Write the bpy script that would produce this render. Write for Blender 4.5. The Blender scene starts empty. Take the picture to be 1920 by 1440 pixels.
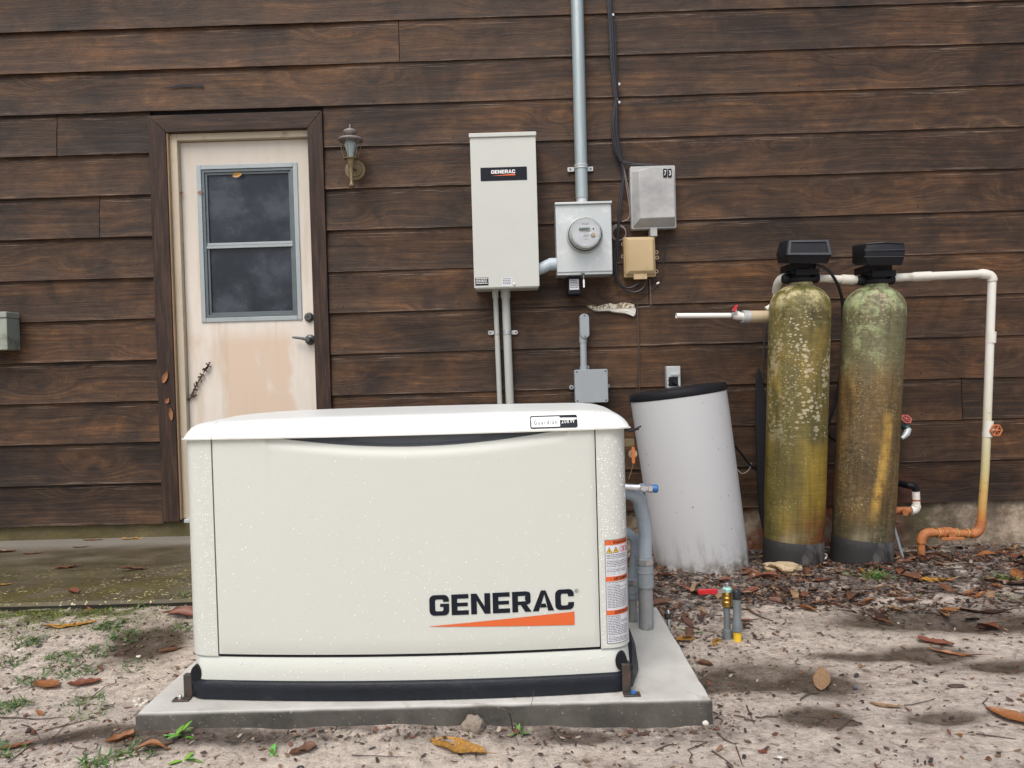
import bpy, bmesh, math, random
from mathutils import Vector, Matrix, noise
R = math.radians
rnd = random.Random(7)
S = bpy.context.scene
C = S.collection

# ------------------------------------------------------------------ camera, sky, sun, exposure
YAW, PIT, ROL, FPX, CZ = R(-0.436), R(-1.066), R(-1.613), 1440.0, 0.95
_f = Vector((math.sin(YAW)*math.cos(PIT), math.cos(YAW)*math.cos(PIT), math.sin(PIT)))
_r0 = Vector((math.cos(YAW), -math.sin(YAW), 0)); _u0 = _r0.cross(_f)
_r = _r0*math.cos(ROL) + _u0*math.sin(ROL); _u = -_r0*math.sin(ROL) + _u0*math.cos(ROL)
cam = bpy.data.objects.new('camera', bpy.data.cameras.new('camera')); C.objects.link(cam)
cam.matrix_world = Matrix(((_r.x, _u.x, -_f.x, 0), (_r.y, _u.y, -_f.y, 0), (_r.z, _u.z, -_f.z, CZ), (0, 0, 0, 1)))
cam.data.sensor_width = 36; cam.data.lens = 27.0; cam.data.clip_start = 0.02; cam.data.clip_end = 800
S.camera = cam
w = bpy.data.worlds.new('World'); S.world = w; w.use_nodes = True
nt = w.node_tree; sky = nt.nodes.new('ShaderNodeTexSky'); sky.sky_type = 'NISHITA'; sky.sun_disc = False
SUN_EL, SUN_AZ = R(55), R(200)
sky.sun_elevation = SUN_EL; sky.sun_rotation = SUN_AZ; sky.dust_density = 4.5; sky.ozone_density = 1.0; sky.air_density = 1.0
nt.links.new(sky.outputs[0], nt.nodes['Background'].inputs[0]); nt.nodes['Background'].inputs[1].default_value = 0.13
sl = bpy.data.lights.new('sun', 'SUN'); sl.energy = 1.3; sl.angle = R(34); sl.color = (1, .985, .965)
so = bpy.data.objects.new('sun', sl); C.objects.link(so)
sd = Vector((math.sin(SUN_AZ)*math.cos(SUN_EL), math.cos(SUN_AZ)*math.cos(SUN_EL), math.sin(SUN_EL)))  # towards the sun
so.rotation_euler = sd.to_track_quat('Z', 'Y').to_euler()
S.view_settings.view_transform = 'Standard'; S.view_settings.look = 'None'
S.view_settings.exposure = 0.42; S.view_settings.gamma = 1

# where a point of the photographed place lies: along a sight line, on a wall plane (depth Y) or a level (height Z)
def sight(px, py):
    return _f + _r*((px-960)/FPX) - _u*((py-720)/FPX)
def W(px, py, Y):
    d = sight(px, py); t = Y/d.y
    return Vector((d.x*t, Y, CZ+d.z*t))
def G(px, py, Z=0.0):
    d = sight(px, py); t = (Z-CZ)/d.z
    return Vector((d.x*t, d.y*t, Z))
WY = 4.08

# ------------------------------------------------------------------ node helpers
class N:
    def __init__(s, name):
        s.m = bpy.data.materials.new(name); s.m.use_nodes = True; s.t = s.m.node_tree
        s.b = s.t.nodes['Principled BSDF']; s.co = s.t.nodes.new('ShaderNodeTexCoord').outputs['Object']
    def lk(s, a, b):
        if isinstance(a, (int, float)): b.default_value = a
        elif isinstance(a, (tuple, list)): b.default_value = tuple(a) + ((1,) if len(a) == 3 and b.type == 'RGBA' else ())
        else: s.t.links.new(a, b)
    def map(s, v=None, sc=(1, 1, 1), loc=(0, 0, 0)):
        n = s.t.nodes.new('ShaderNodeMapping'); s.lk(v or s.co, n.inputs[0]); n.inputs['Scale'].default_value = sc; s.lk(loc, n.inputs['Location']); return n.outputs[0]
    def noise(s, sc=5, det=4, v=None, rough=.55, dist=0, col=False):
        n = s.t.nodes.new('ShaderNodeTexNoise'); s.lk(v or s.co, n.inputs['Vector']); n.inputs['Scale'].default_value = sc
        n.inputs['Detail'].default_value = det; n.inputs['Roughness'].default_value = rough; n.inputs['Distortion'].default_value = dist
        return n.outputs['Color' if col else 'Fac']
    def voro(s, sc=5, v=None, out='Distance', feat='F1'):
        n = s.t.nodes.new('ShaderNodeTexVoronoi'); n.feature = feat; s.lk(v or s.co, n.inputs['Vector']); n.inputs['Scale'].default_value = sc
        return n.outputs[out]
    def step(s, x, a, b, lo=0, hi=1):
        n = s.t.nodes.new('ShaderNodeMapRange'); n.interpolation_type = 'SMOOTHSTEP'
        s.lk(x, n.inputs[0]); n.inputs[1].default_value = a; n.inputs[2].default_value = b; n.inputs[3].default_value = lo; n.inputs[4].default_value = hi
        return n.outputs[0]
    def mth(s, op, a, b=0.0):
        n = s.t.nodes.new('ShaderNodeMath'); n.operation = op; s.lk(a, n.inputs[0]); s.lk(b, n.inputs[1]); return n.outputs[0]
    def vadd(s, a, b, op='ADD'):
        n = s.t.nodes.new('ShaderNodeVectorMath'); n.operation = op; s.lk(a, n.inputs[0]); s.lk(b, n.inputs[1]); return n.outputs[0]
    def mix(s, f, a, b, mode='MIX'):
        n = s.t.nodes.new('ShaderNodeMix'); n.data_type = 'RGBA'; n.blend_type = mode
        s.lk(f, n.inputs[0]); s.lk(a, n.inputs[6]); s.lk(b, n.inputs[7]); return n.outputs[2]
    def ramp(s, x, pts):
        n = s.t.nodes.new('ShaderNodeValToRGB'); s.lk(x, n.inputs[0]); e = n.color_ramp.elements
        for i, (p, c) in enumerate(pts):
            q = e[i] if i < 2 else e.new(p)
            q.position = p; q.color = tuple(c)+(1,)
        return n.outputs[0]
    def sep(s, v=None):
        n = s.t.nodes.new('ShaderNodeSeparateXYZ'); s.lk(v or s.co, n.inputs[0]); return n.outputs
    def attr(s, name, out='Color'):
        n = s.t.nodes.new('ShaderNodeAttribute'); n.attribute_name = name; return n.outputs[out]
    def bump(s, h, dist=.002, st=1.0):
        n = s.t.nodes.new('ShaderNodeBump'); n.inputs['Distance'].default_value = dist; n.inputs['Strength'].default_value = st
        s.lk(h, n.inputs['Height']); s.t.links.new(n.outputs[0], s.b.inputs['Normal'])
    def out(s, col=None, rough=None, metal=None, spec=None, coat=None, trans=None, ior=None):
        for k, v in (('Base Color', col), ('Roughness', rough), ('Metallic', metal), ('Specular IOR Level', spec), ('Coat Weight', coat), ('Transmission Weight', trans), ('IOR', ior)):
            if v is not None: s.lk(v, s.b.inputs[k])
        return s.m
def cm(c, k): return tuple(min(1, x*k) for x in c)
def plain(name, c, rough=.5, metal=0, var=.12, sc=9, bump=.0004, bsc=60, dirt=None, spec=.5, dsc=5, dlo=.55, dhi=.75):
    n = N(name); col = n.mix(n.noise(sc, 5), cm(c, 1-var), cm(c, 1+var))
    if dirt: col = n.mix(n.step(n.noise(dsc, 7, rough=.65), dlo, dhi), col, dirt)
    if bump: n.bump(n.noise(bsc, 4), bump*4, .6)
    return n.out(col, n.step(n.noise(sc*2, 4), .2, .8, max(0, rough-.08), min(1, rough+.1)), metal, spec)

MAT = {}
def defmats():
    m = MAT
    # ---- siding
    n = N('stained_siding'); seed = n.attr('seed')
    sv = n.vadd(seed, (31., 17., 53.), 'MULTIPLY')
    v = n.vadd(n.map(sc=(1, 1, 1)), sv)
    kv = n.map(v, sc=(1.5, .01, 4.2)); kd = n.voro(1.15, kv); kd = n.mth('ADD', kd, n.mth('MULTIPLY', n.noise(16, 3, kv), .05))
    warp = n.noise(1.1, 2, n.map(v, sc=(1, 1, 2.2)), col=True)
    vg2 = n.vadd(n.map(v, sc=(.55, 1, 22)), n.vadd(warp, (1.2, .0, 1.9), 'MULTIPLY'))
    kz = n.t.nodes.new('ShaderNodeCombineXYZ'); n.lk(n.mth('MULTIPLY', n.step(kd, .5, .05), 2.4), kz.inputs[2]); vg2 = n.vadd(vg2, kz.outputs[0])
    grain = n.noise(2.4, 6, vg2, .6, .15)
    fine = n.noise(9, 7, n.map(v, sc=(1.0, 1, 44)), .7, .15)
    big = n.noise(2.0, 5, n.map(v, sc=(1, 1, 2.4)), .62, .5)
    blot = n.noise(7, 6, n.map(v, sc=(1, 1, 1.6)), .68, .8)
    sx = n.sep(seed)
    f1 = n.mth('ADD', n.mth('MULTIPLY', grain, .38), n.mth('ADD', n.mth('MULTIPLY', fine, .34), n.mth('MULTIPLY', blot, .28)))
    col = n.ramp(f1, [(.34, (.013, .0075, .0055)), (.66, (.150, .085, .040)), (.44, (.032, .0185, .0115)), (.54, (.064, .036, .0195))])
    warm = n.mix(n.step(big, .44, .64), col, n.mix(1.0, col, (1.75, 1.55, 1.25), 'MULTIPLY'))
    cool = n.mix(n.step(n.noise(1.7, 5, n.vadd(v, (9., 3., 4.)), .62, 1.0), .46, .64), warm, n.mix(1., warm, (.50, .53, .60), 'MULTIPLY'))
    tint = n.mix(sx[0], (.64, .655, .70), (.98, .93, .87)); col = n.mix(1., cool, tint, 'MULTIPLY')
    nl = n.sep(); nx_ = n.mth('ABSOLUTE', n.mth('SUBTRACT', n.mth('FRACT', n.mth('DIVIDE', nl[0], .61)), .5)); nz_ = n.mth('ABSOLUTE', n.mth('SUBTRACT', n.mth('FRACT', n.mth('DIVIDE', n.mth('SUBTRACT', nl[2], .1825), .219)), .14))
    nd = n.mth('ADD', n.mth('POWER', n.mth('MULTIPLY', nx_, .61), 2.0), n.mth('POWER', n.mth('MULTIPLY', nz_, .219), 2.0)); col = n.mix(n.step(nd, .00003, .00001), col, (.008, .007, .007))
    # knots
    col = n.mix(n.step(kd, .13, .05), col, (.014, .010, .009))
    # bare light streaks close to the laps and across the grain
    st = n.noise(5, 8, n.map(v, sc=(.8, 1, 60)), .72)
    zz = n.mth('FRACT', n.mth('DIVIDE', n.mth('SUBTRACT', n.sep()[2], .1825), .219))
    lap = n.mth('MULTIPLY', n.step(zz, .80, .9), n.step(zz, .97, .9)); lap = n.mth('ADD', lap, n.mth('MULTIPLY', n.step(zz, .1, .0), .8))
    stf = n.mth('MULTIPLY', n.step(st, .53, .63), n.mth('ADD', n.mth('MULTIPLY', lap, n.step(n.noise(2.4, 3), .38, .56)), .12))
    col = n.mix(stf, col, (.26, .19, .14))
    # rust wash by the low pipes
    sz = n.sep(); rw = n.mth('MULTIPLY', n.step(sz[2], .42, .24), n.mth('MULTIPLY', n.step(sz[0], 1.35, 1.9), n.step(sz[0], 2.2, 1.95)))
    col = n.mix(n.mth('MULTIPLY', rw, n.step(n.noise(5, 5), .35, .6, .2, .85)), col, (.11, .035, .018))
    n.bump(n.mth('ADD', n.mth('MULTIPLY', fine, .8), grain), .0035, .7)
    n.out(col, n.step(fine, .3, .7, .48, .66), 0, .26); m['siding'] = n.m
    # ---- casing wood
    for key_, s1_, s2_ in (('casing', (9, 9, .7), (30, 30, 1.1)), ('casing2', (.7, 9, 9), (1.1, 30, 30))):
     n = N('dark_casing_wood'); f = n.noise(6, 7, n.map(sc=s1_), .65, .4); s2 = n.noise(9, 6, n.map(sc=s2_), .7)
     col = n.ramp(f, [(.3, (.016, .0095, .0075)), (.75, (.085, .048, .030)), (.5, (.037, .0215, .0155))])
     col = n.mix(n.mth('MULTIPLY', n.step(s2, .6, .7), .5), col, (.16, .115, .09)); n.bump(s2, .002, .6); n.out(col, .6, 0, .28); m[key_] = n.m
    # ---- foundation stucco
    n = N('mossy_foundation'); a = n.noise(7, 8, rough=.7); b = n.voro(14, out='Distance', feat='DISTANCE_TO_EDGE')
    sz = n.sep(); col = n.ramp(a, [(.3, (.06, .048, .032)), (.70, (.48, .39, .29)), (.5, (.20, .155, .11))])
    col = n.mix(n.mth('MULTIPLY', n.step(n.noise(4, 6), .52, .66), .8), col, (.075, .066, .03))
    left = n.step(sz[0], -.2, -.8); col = n.mix(n.mth('MULTIPLY', left, .85), col, n.mix(n.noise(9, 6), (.035, .032, .012), (.15, .12, .035)))
    rw = n.mth('MULTIPLY', n.step(sz[0], 1.0, 1.3), n.step(sz[0], 2.15, 1.85)); col = n.mix(n.mth('MULTIPLY', rw, n.step(n.noise(6, 6), .34, .55)), col, (.20, .065, .025))
    crk = n.mth('MULTIPLY', n.mth('MULTIPLY', n.step(b, .03, .0), n.step(n.noise(3, 3), .5, .6)), n.mth('SUBTRACT', 1.0, left))
    col = n.mix(crk, col, (.02, .015, .012)); n.bump(n.mth('SUBTRACT', n.noise(24, 7, rough=.7), crk), .01, .9); n.out(col, .75); m['found'] = n.m
    # ---- soil
    n = N('sandy_soil'); dmp = n.attr('damp', 'Color'); ds = n.sep(dmp)
    g1 = n.noise(3.2, 8, rough=.68); wrm = (1.20, 1.16, 1.09); g2 = n.noise(30, 8, rough=.75); g3 = n.noise(160, 4, rough=.7)
    st = n.noise(16, 8, n.map(sc=(1, 2.2, 1)), .72, 1.1)
    col = n.ramp(g2, [(.28, (.13, .105, .088)), (.64, (.60, .54, .485)), (.42, (.39, .34, .30)), (.50, (.50, .445, .395))])
    col = n.mix(n.step(g1, .50, .66), col, n.mix(1., col, (.66, .62, .60), 'MULTIPLY'))
    col = n.mix(n.mth('MULTIPLY', n.step(st, .58, .68), .55), col, (.07, .052, .042))
    col = n.mix(n.mth('MULTIPLY', n.step(g3, .60, .72), .5), col, (.46, .40, .34))
    col = n.mix(n.mth('MULTIPLY', n.step(g3, .40, .30), .6), col, (.06, .048, .04))
    wet = n.mth('MULTIPLY', ds[0], n.step(n.noise(11, 5), .25, .6, .85, 1.0))
    col = n.mix(wet, col, n.mix(1., col, (.17, .145, .115), 'MULTIPLY'))
    col = n.mix(1., col, wrm, 'MULTIPLY')
    hum = n.mth('MULTIPLY', ds[1], n.step(n.noise(13, 7, rough=.7), .33, .55))
    col = n.mix(hum, col, n.mix(n.step(g2, .3, .65), (.035, .026, .021), (.20, .165, .14)))
    mos = n.mth('MULTIPLY', ds[2], n.step(n.noise(10, 7, rough=.7), .36, .56))
    col = n.mix(mos, col, n.mix(g2, (.035, .045, .012), (.15, .165, .03)))
    n.bump(n.mth('ADD', n.mth('ADD', n.mth('MULTIPLY', g2, 1.2), st), n.mth('MULTIPLY', g3, .35)), .012, 1.0)
    n.out(col, n.step(n.mth('SUBTRACT', g2, n.mth('MULTIPLY', wet, .4)), .0, .6, .28, .82), 0, .45); m['soil'] = n.m
    # ---- walkway
    n = N('algae_concrete'); a = n.noise(3, 7, n.map(sc=(1, 2.4, 1)), .65); g = n.noise(60, 5, rough=.7); sp = n.noise(75, 2)
    sz = n.sep(); col = n.ramp(a, [(.3, (.045, .036, .021)), (.75, (.16, .135, .095)), (.5, (.085, .070, .043))])
    frn = n.step(sz[1], 3.75, 3.0)
    col = n.mix(n.mth('MULTIPLY', frn, n.step(n.noise(7, 6), .40, .62, .15, .9)), col, (.085, .073, .02))
    col = n.mix(n.mth('MULTIPLY', n.step(sz[1], 3.82, 3.98), .75), col, (.25, .235, .20))
    col = n.mix(n.mth('MULTIPLY', n.step(sp, .62, .68), n.mth('MULTIPLY', frn, n.step(n.noise(5, 3), .36, .55))), col, (.60, .54, .28))
    nzw = n.sep(n.t.nodes.new('ShaderNodeNewGeometry').outputs['Normal'])[2]; col = n.mix(n.step(nzw, .75, .35), col, (.020, .018, .014))  # vertical faces painted near black, the shadow line at the edge put into colour
    n.bump(g, .004, .7); n.out(col, n.step(a, .3, .7, .42, .65), 0, .35); m['walk'] = n.m
    # ---- pad
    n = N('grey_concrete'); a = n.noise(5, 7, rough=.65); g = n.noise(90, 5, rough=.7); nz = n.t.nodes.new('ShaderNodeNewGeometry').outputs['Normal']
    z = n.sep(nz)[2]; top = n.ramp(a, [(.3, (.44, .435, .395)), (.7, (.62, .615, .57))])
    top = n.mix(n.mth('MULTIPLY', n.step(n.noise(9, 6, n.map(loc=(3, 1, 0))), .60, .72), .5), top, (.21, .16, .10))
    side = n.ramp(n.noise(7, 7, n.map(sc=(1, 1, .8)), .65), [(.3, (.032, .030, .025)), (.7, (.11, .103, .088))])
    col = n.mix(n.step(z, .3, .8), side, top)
    col = n.mix(n.mth('MULTIPLY', n.step(g, .62, .7), .5), col, (.45, .44, .42)); n.bump(g, .0022, .7); n.out(col, n.step(a, .3, .7, .35, .6)); m['pad'] = n.m
    # ---- door paint
    n = N('peeling_door_paint'); sz = n.sep(); a = n.noise(3.2, 7, n.map(sc=(1, 1, .55)), .6, .6)
    col = n.mix(n.noise(12, 5, n.map(sc=(3, 1, .6))), (.60, .545, .46), (.70, .66, .60))
    low = n.step(sz[2], 1.24, 1.12)
    ex = n.mth('MULTIPLY', n.step(sz[0], -1.62, -1.5), n.step(sz[0], -1.14, -1.28))
    msk = n.mth('MULTIPLY', low, n.step(n.mth('ADD', n.mth('MULTIPLY', ex, .32), a), .56, .74))
    col = n.mix(n.mth('MULTIPLY', msk, .9), col, (.58, .455, .345))
    up = n.step(sz[2], 1.3, 2.1); col = n.mix(n.mth('MULTIPLY', n.step(n.noise(4, 5, n.map(sc=(4, 1, .4), loc=(5, 0, 0))), .5, .7), .5), col, (.50, .41, .30))
    col = n.mix(n.mth('MULTIPLY', up, .55), col, (.40, .37, .31))  # greyed towards the top: eaves shadow painted into the door colour
    n.bump(n.noise(80, 4), .0006, .5); n.out(col, .5); m['door'] = n.m
    n = N('door_glass'); a = n.noise(4, 6, rough=.62, dist=.15); sp = n.noise(40, 6, rough=.75)
    col = n.mix(n.step(a, .42, .72), (.016, .021, .030), (.060, .070, .088)); col = n.mix(n.step(sp, .68, .76), col, (.20, .21, .22))
    n.out(col, n.step(a, .4, .7, .14, .38), 0, .3); m['glass'] = n.m
    # ---- tanks
    def tank(name, kind):
        n = N(name); sz = n.sep(); z = sz[2]
        wrap = n.noise(14, 6, n.map(sc=(1.2, 1.2, 22)), .7, .2); a = n.noise(5, 7, n.map(sc=(1, 1, .45)), .65, .8); b = n.noise(16, 7, rough=.7)
        hl = n.noise(70, 5, n.map(sc=(.12, .12, 1.6)), .7)
        if kind == 1:
            base = n.ramp(a, [(.3, (.040, .040, .020)), (.72, (.25, .175, .045)), (.5, (.110, .096, .033))])
            mid = n.mth('MULTIPLY', n.step(z, .62, .52), n.step(z, .05, .25)); xr = n.step(sz[0], -.08, .07)
            base = n.mix(n.mth('MULTIPLY', mid, n.mth('ADD', n.mth('MULTIPLY', xr, .55), .1)), base, (.27, .185, .025))
            base = n.mix(n.mth('MULTIPLY', n.step(z, .32, .16), n.mth('MULTIPLY', xr, n.step(a, .3, .55))), base, (.12, .035, .02))
            domec = n.mix(n.step(b, .42, .6), (.13, .12, .035), (.46, .42, .26)); base = n.mix(n.step(z, 1.17, 1.26), base, domec)
            lz = n.mth('MULTIPLY', n.step(z, .52, .66), n.step(z, 1.30, 1.1)); lx = n.step(sz[0], -.11, .02, .5, 1.)
            gl = (.36, .33, .25)
        else:
            base = n.ramp(a, [(.3, (.042, .033, .021)), (.72, (.21, .125, .042)), (.5, (.105, .070, .032))])
            base = n.mix(n.step(z, .78, 1.02), base, n.mix(a, (.055, .052, .032), (.15, .145, .085)))
            sw = n.step(n.mth('ABSOLUTE', n.mth('SUBTRACT', n.mth('ADD', sz[0], n.mth('MULTIPLY', n.mth('POWER', n.mth('ABSOLUTE', n.mth('SUBTRACT', z, .62)), 1.3), .16)), .03)), .035, .005)
            base = n.mix(n.mth('MULTIPLY', n.mth('MULTIPLY', sw, n.mth('MULTIPLY', n.step(z, .74, .66), n.step(z, .1, .3))), n.step(b, .3, .55)), base, (.36, .23, .06))
            domec = n.mix(n.step(b, .40, .60), (.12, .11, .07), (.30, .38, .23)); base = n.mix(n.step(z, 1.12, 1.24), base, domec)
            base = n.mix(n.mth('MULTIPLY', n.mth('MULTIPLY', n.step(z, .75, 1.2), n.step(sz[0], .04, -.08)), n.step(b, .50, .62)), base, (.24, .29, .17))
            base = n.mix(n.step(z, .32, .1), base, n.mix(a, (.03, .028, .017), (.10, .085, .05)))
            lz = n.step(z, 1.02, 1.18, .12, .55); lx = 1.0; gl = (.36, .30, .24)
        base = n.mix(n.step(hl, .35, .65, .0, .55), base, n.mix(1., base, (.55, .53, .5), 'MULTIPLY'))
        base = n.mix(n.mth('MULTIPLY', n.step(wrap, .58, .72), .35), base, n.mix(1., base, (1.7, 1.6, 1.5), 'MULTIPLY'))
        sv = n.map(sc=(1, 1, 1.6)); sv = n.vadd(sv, n.vadd(n.noise(9, 3, col=True), (.035, .035, .035), 'MULTIPLY'))
        d1 = n.voro(38, sv); sizek = n.noise(4, 5, rough=.6, v=n.map(loc=(2, 4, 1), sc=(2.2, 2.2, 1)))
        spot = n.step(n.mth('SUBTRACT', n.mth('ADD', d1, n.mth('MULTIPLY', b, .12)), n.mth('MULTIPLY', n.step(sizek, .36, .62), .60)), .05, -.02)
        lich = n.mth('MULTIPLY', spot, n.mth('MULTIPLY', lz, lx)); base = n.mix(n.mth('MULTIPLY', lich, .85), base, n.mix(b, cm(gl, .7), cm(gl, 1.15)))
        d3 = n.voro(52, sv); base = n.mix(n.mth('MULTIPLY', n.mth('MULTIPLY', n.step(d3, .34, .26), n.step(n.noise(5, 5, n.map(loc=(1, 8, 2), sc=(2, 2, 1))), .48, .58)), n.mth('MULTIPLY', lz, .8)), base, cm(gl, 1.1))
        d2 = n.voro(75, sv); sp2 = n.mth('MULTIPLY', n.step(d2, .22, .12), n.step(n.noise(7, 4), .46, .6)); base = n.mix(n.mth('MULTIPLY', sp2, .8), base, (.38, .42, .26))
        bb = n.noise(6, 5, n.map(loc=(7, 2, 3))); base = n.mix(n.mth('MULTIPLY', n.step(z, .2, .05), n.step(bb, .5, .64)), base, (.20, .18, .14))
        base = n.mix(1., base, (1.22, 1.18, 1.05) if kind == 1 else (1.28, 1.25, 1.08), 'MULTIPLY')
        drp = n.noise(8, 6, n.map(sc=(5, 5, .35)), .65); base = n.mix(n.step(drp, .52, .66, 0, .55), base, n.mix(1., base, (.50, .50, .50), 'MULTIPLY')); base = n.mix(n.step(drp, .46, .36, 0, .4), base, n.mix(1., base, (1.5, 1.45, 1.2), 'MULTIPLY'))
        n.bump(n.mth('ADD', n.mth('MULTIPLY', wrap, .6), n.mth('MULTIPLY', b, .8)), .004, .7)
        return n.out(base, n.step(b, .3, .7, .40, .65), 0, .32)
    m['tank1'] = tank('fibreglass_ochre', 1); m['tank2'] = tank('fibreglass_brown', 2)
    n = N('boot_black'); col = n.mix(n.step(n.noise(6, 7, n.map(sc=(1, 1, .6)), .7), .5, .7), (.018, .018, .018), (.13, .12, .11)); n.bump(n.noise(50, 5), .002, .6); n.out(col, .7); m['boot'] = n.m
    # ---- leaf
    n = N('dead_leaf'); oi = n.t.nodes.new('ShaderNodeObjectInfo'); b1 = oi.outputs['Color']
    vein = n.step(n.mth('ABSOLUTE', n.sep()[1]), .0016, .0004)
    f = n.noise(40, 5, rough=.7); col = n.mix(n.step(f, .35, .7), n.mix(1., b1, (.55, .5, .48), 'MULTIPLY'), b1)
    col = n.mix(n.step(n.noise(120, 3), .66, .74), col, (.03, .018, .014)); col = n.mix(n.mth('MULTIPLY', vein, .6), col, n.mix(1., b1, (1.5, 1.4, 1.2), 'MULTIPLY'))
    n.bump(f, .002, .6); n.out(col, n.step(f, .3, .7, .3, .5), 0, .5); m['leaf'] = n.m
    n = N('yellow_leaf'); f = n.noise(30, 6, rough=.7); col = n.mix(n.step(f, .35, .62), (.20, .085, .018), (.44, .235, .04))
    col = n.mix(n.step(n.noise(90, 4), .60, .68), col, (.04, .022, .012)); vein = n.step(n.mth('ABSOLUTE', n.sep()[1]), .0014, .0004); col = n.mix(n.mth('MULTIPLY', vein, .6), col, (.5, .3, .1))
    n.bump(f, .002, .5); n.out(col, .32); m['yleaf'] = n.m
    n = N('litter'); col = n.mix(1., n.attr('seed'), n.mix(n.noise(30, 4), (.7, .7, .7), (1.2, 1.2, 1.2)), 'MULTIPLY'); n.out(col, .45); m['litter'] = n.m
    n = N('green_blade'); rn = n.attr('seed'); n.out(rn, .42, 0, .4); m['green'] = n.m
    # ---- generator
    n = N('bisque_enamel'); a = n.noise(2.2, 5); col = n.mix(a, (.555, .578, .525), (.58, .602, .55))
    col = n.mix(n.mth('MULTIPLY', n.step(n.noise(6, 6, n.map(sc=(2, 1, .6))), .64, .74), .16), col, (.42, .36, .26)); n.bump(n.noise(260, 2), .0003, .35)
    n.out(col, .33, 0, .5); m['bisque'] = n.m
    n = N('bisque_lid_lit'); col = n.mix(n.noise(3, 5), (.77, .79, .745), (.80, .82, .78)); n.bump(n.noise(240, 2), .0004, .35); n.out(col, .3); m['lid'] = n.m  # same enamel as the cabinet, lightened to paint in brighter light on the lid
    n = N('vent_grey'); n.bump(n.noise(200, 3), .001, .4); n.out(n.mix(n.noise(9, 4), (.13, .145, .175), (.19, .205, .235)), .35); m['vent'] = n.m
    m['base'] = plain('black_plastic_base', (.0125, .0155, .021), .42, var=.35, sc=7, bump=.0006, bsc=120, dirt=(.045, .048, .052), dsc=7, dlo=.6, dhi=.85, spec=.22)
    m['black'] = plain('black_plastic', (.009, .010, .013), .5, var=.3, bump=.0003, spec=.25)
    m['ink'] = plain('black_print', (.008, .011, .018), .5, var=.05, bump=0, spec=.2)
    m['white'] = plain('white_print', (.80, .80, .80), .4, var=.02, bump=0)
    m['orange'] = plain('orange_print', (.66, .125, .03), .4, var=.05, bump=0)
    m['yellow'] = plain('yellow_print', (.75, .50, .03), .4, var=.05, bump=0)
    m['red'] = plain('red_print', (.55, .05, .06), .4, var=.05, bump=0)
    m['redlever'] = plain('red_vinyl', (.52, .018, .025), .3, var=.15)
    m['label'] = plain('label_paper', (.66, .67, .70), .4, var=.05, bump=0)
    m['text'] = plain('small_print', (.10, .11, .13), .5, var=.05, bump=0)
    n = N('water_drop'); n.out((.93, .94, .95), .05, 0, .9); m['drop'] = n.m  # opaque white paints in the sky glint of clear drops
    m['box'] = plain('pale_grey_enamel', (.51, .53, .49), .4, var=.05, sc=4, bump=.0002, bsc=200, dirt=(.43, .44, .40), dsc=4, dlo=.6, dhi=.8)
    m['pipegrey'] = plain('painted_conduit', (.40, .42, .39), .45, var=.08, sc=6, dirt=(.30, .29, .22), dsc=6, dlo=.55, dhi=.75)
    n = N('galvanised'); v = n.noise(6, 5); col = n.mix(v, (.44, .48, .48), (.58, .62, .615)); col = n.mix(n.step(n.noise(7, 7, rough=.7), .52, .7), col, (.66, .68, .67))
    n.bump(n.noise(40, 4), .0008, .4); n.out(col, .42, .35); m['galv'] = n.m
    n = N('galvanised_mast'); col = n.mix(n.noise(9, 6, n.map(sc=(6, 6, .6))), (.27, .33, .34), (.44, .51, .51)); n.out(col, .42, .45); m['mast'] = n.m
    m['pvcgrey'] = plain('grey_pvc', (.30, .335, .355), .45, var=.08, sc=8)
    m['pvcblue'] = plain('pale_blue_pvc', (.42, .49, .54), .4, var=.08, sc=8)
    m['flex'] = plain('liquidtight_grey', (.35, .41, .46), .38, var=.08, sc=8)
    n = N('weathered_grey_plastic'); a = n.noise(5, 7, n.map(sc=(1, 1, 1.4)), .65); col = n.ramp(a, [(.3, (.26, .27, .27)), (.7, (.47, .47, .46))]); n.bump(n.noise(90, 4), .0008, .5); n.out(col, .6); m['phone'] = n.m
    m['beige'] = plain('beige_plastic', (.46, .345, .19), .55, var=.12, sc=7, dirt=(.33, .25, .15), dsc=9)
    m['metal'] = plain('zinc_hardware', (.55, .56, .56), .3, .85, var=.1)
    m['chrome'] = plain('bright_steel', (.72, .73, .74), .22, .9, var=.08)
    m['darkmetal'] = plain('dull_bronze', (.095, .105, .105), .4, .6, var=.2)
    m['brass'] = plain('aged_brass', (.20, .155, .085), .5, .6, var=.3, sc=25, dirt=(.10, .075, .05), dsc=16)
    m['yellowbrass'] = plain('yellow_brass', (.58, .36, .09), .3, .9, var=.15)
    m['patina'] = plain('lantern_top', (.30, .275, .26), .5, .5, var=.2, sc=20)
    m['verdigris'] = plain('thread_sealant', (.32, .62, .56), .5, var=.2)
    m['bracket'] = plain('rusty_steel', (.07, .06, .052), .5, .4, var=.4, sc=30, dirt=(.20, .075, .03), dsc=25, dlo=.5)
    n = N('bulb_glass'); n.out((.36, .46, .46), .12, 0, .8, trans=.25); m['bulb'] = n.m
    m['alu'] = plain('window_trim', (.32, .36, .37), .45, .2, var=.12, sc=10, dirt=(.24, .28, .29))
    m['alud'] = plain('window_sash', (.11, .135, .145), .4, .3, var=.2, sc=20)
    m['cream'] = plain('jamb_paint', (.46, .40, .30), .55, var=.2, sc=6, dirt=(.28, .19, .11), dsc=6)
    m['tanw'] = plain('raw_wood_edge', (.40, .27, .15), .6, var=.3)
    m['wht'] = plain('white_pvc', (.66, .645, .58), .4, var=.06, sc=8, dirt=(.40, .38, .28), dsc=9, dlo=.58, dhi=.75)
    m['whtc'] = plain('clean_white_pvc', (.80, .78, .72), .35, var=.03)
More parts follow.
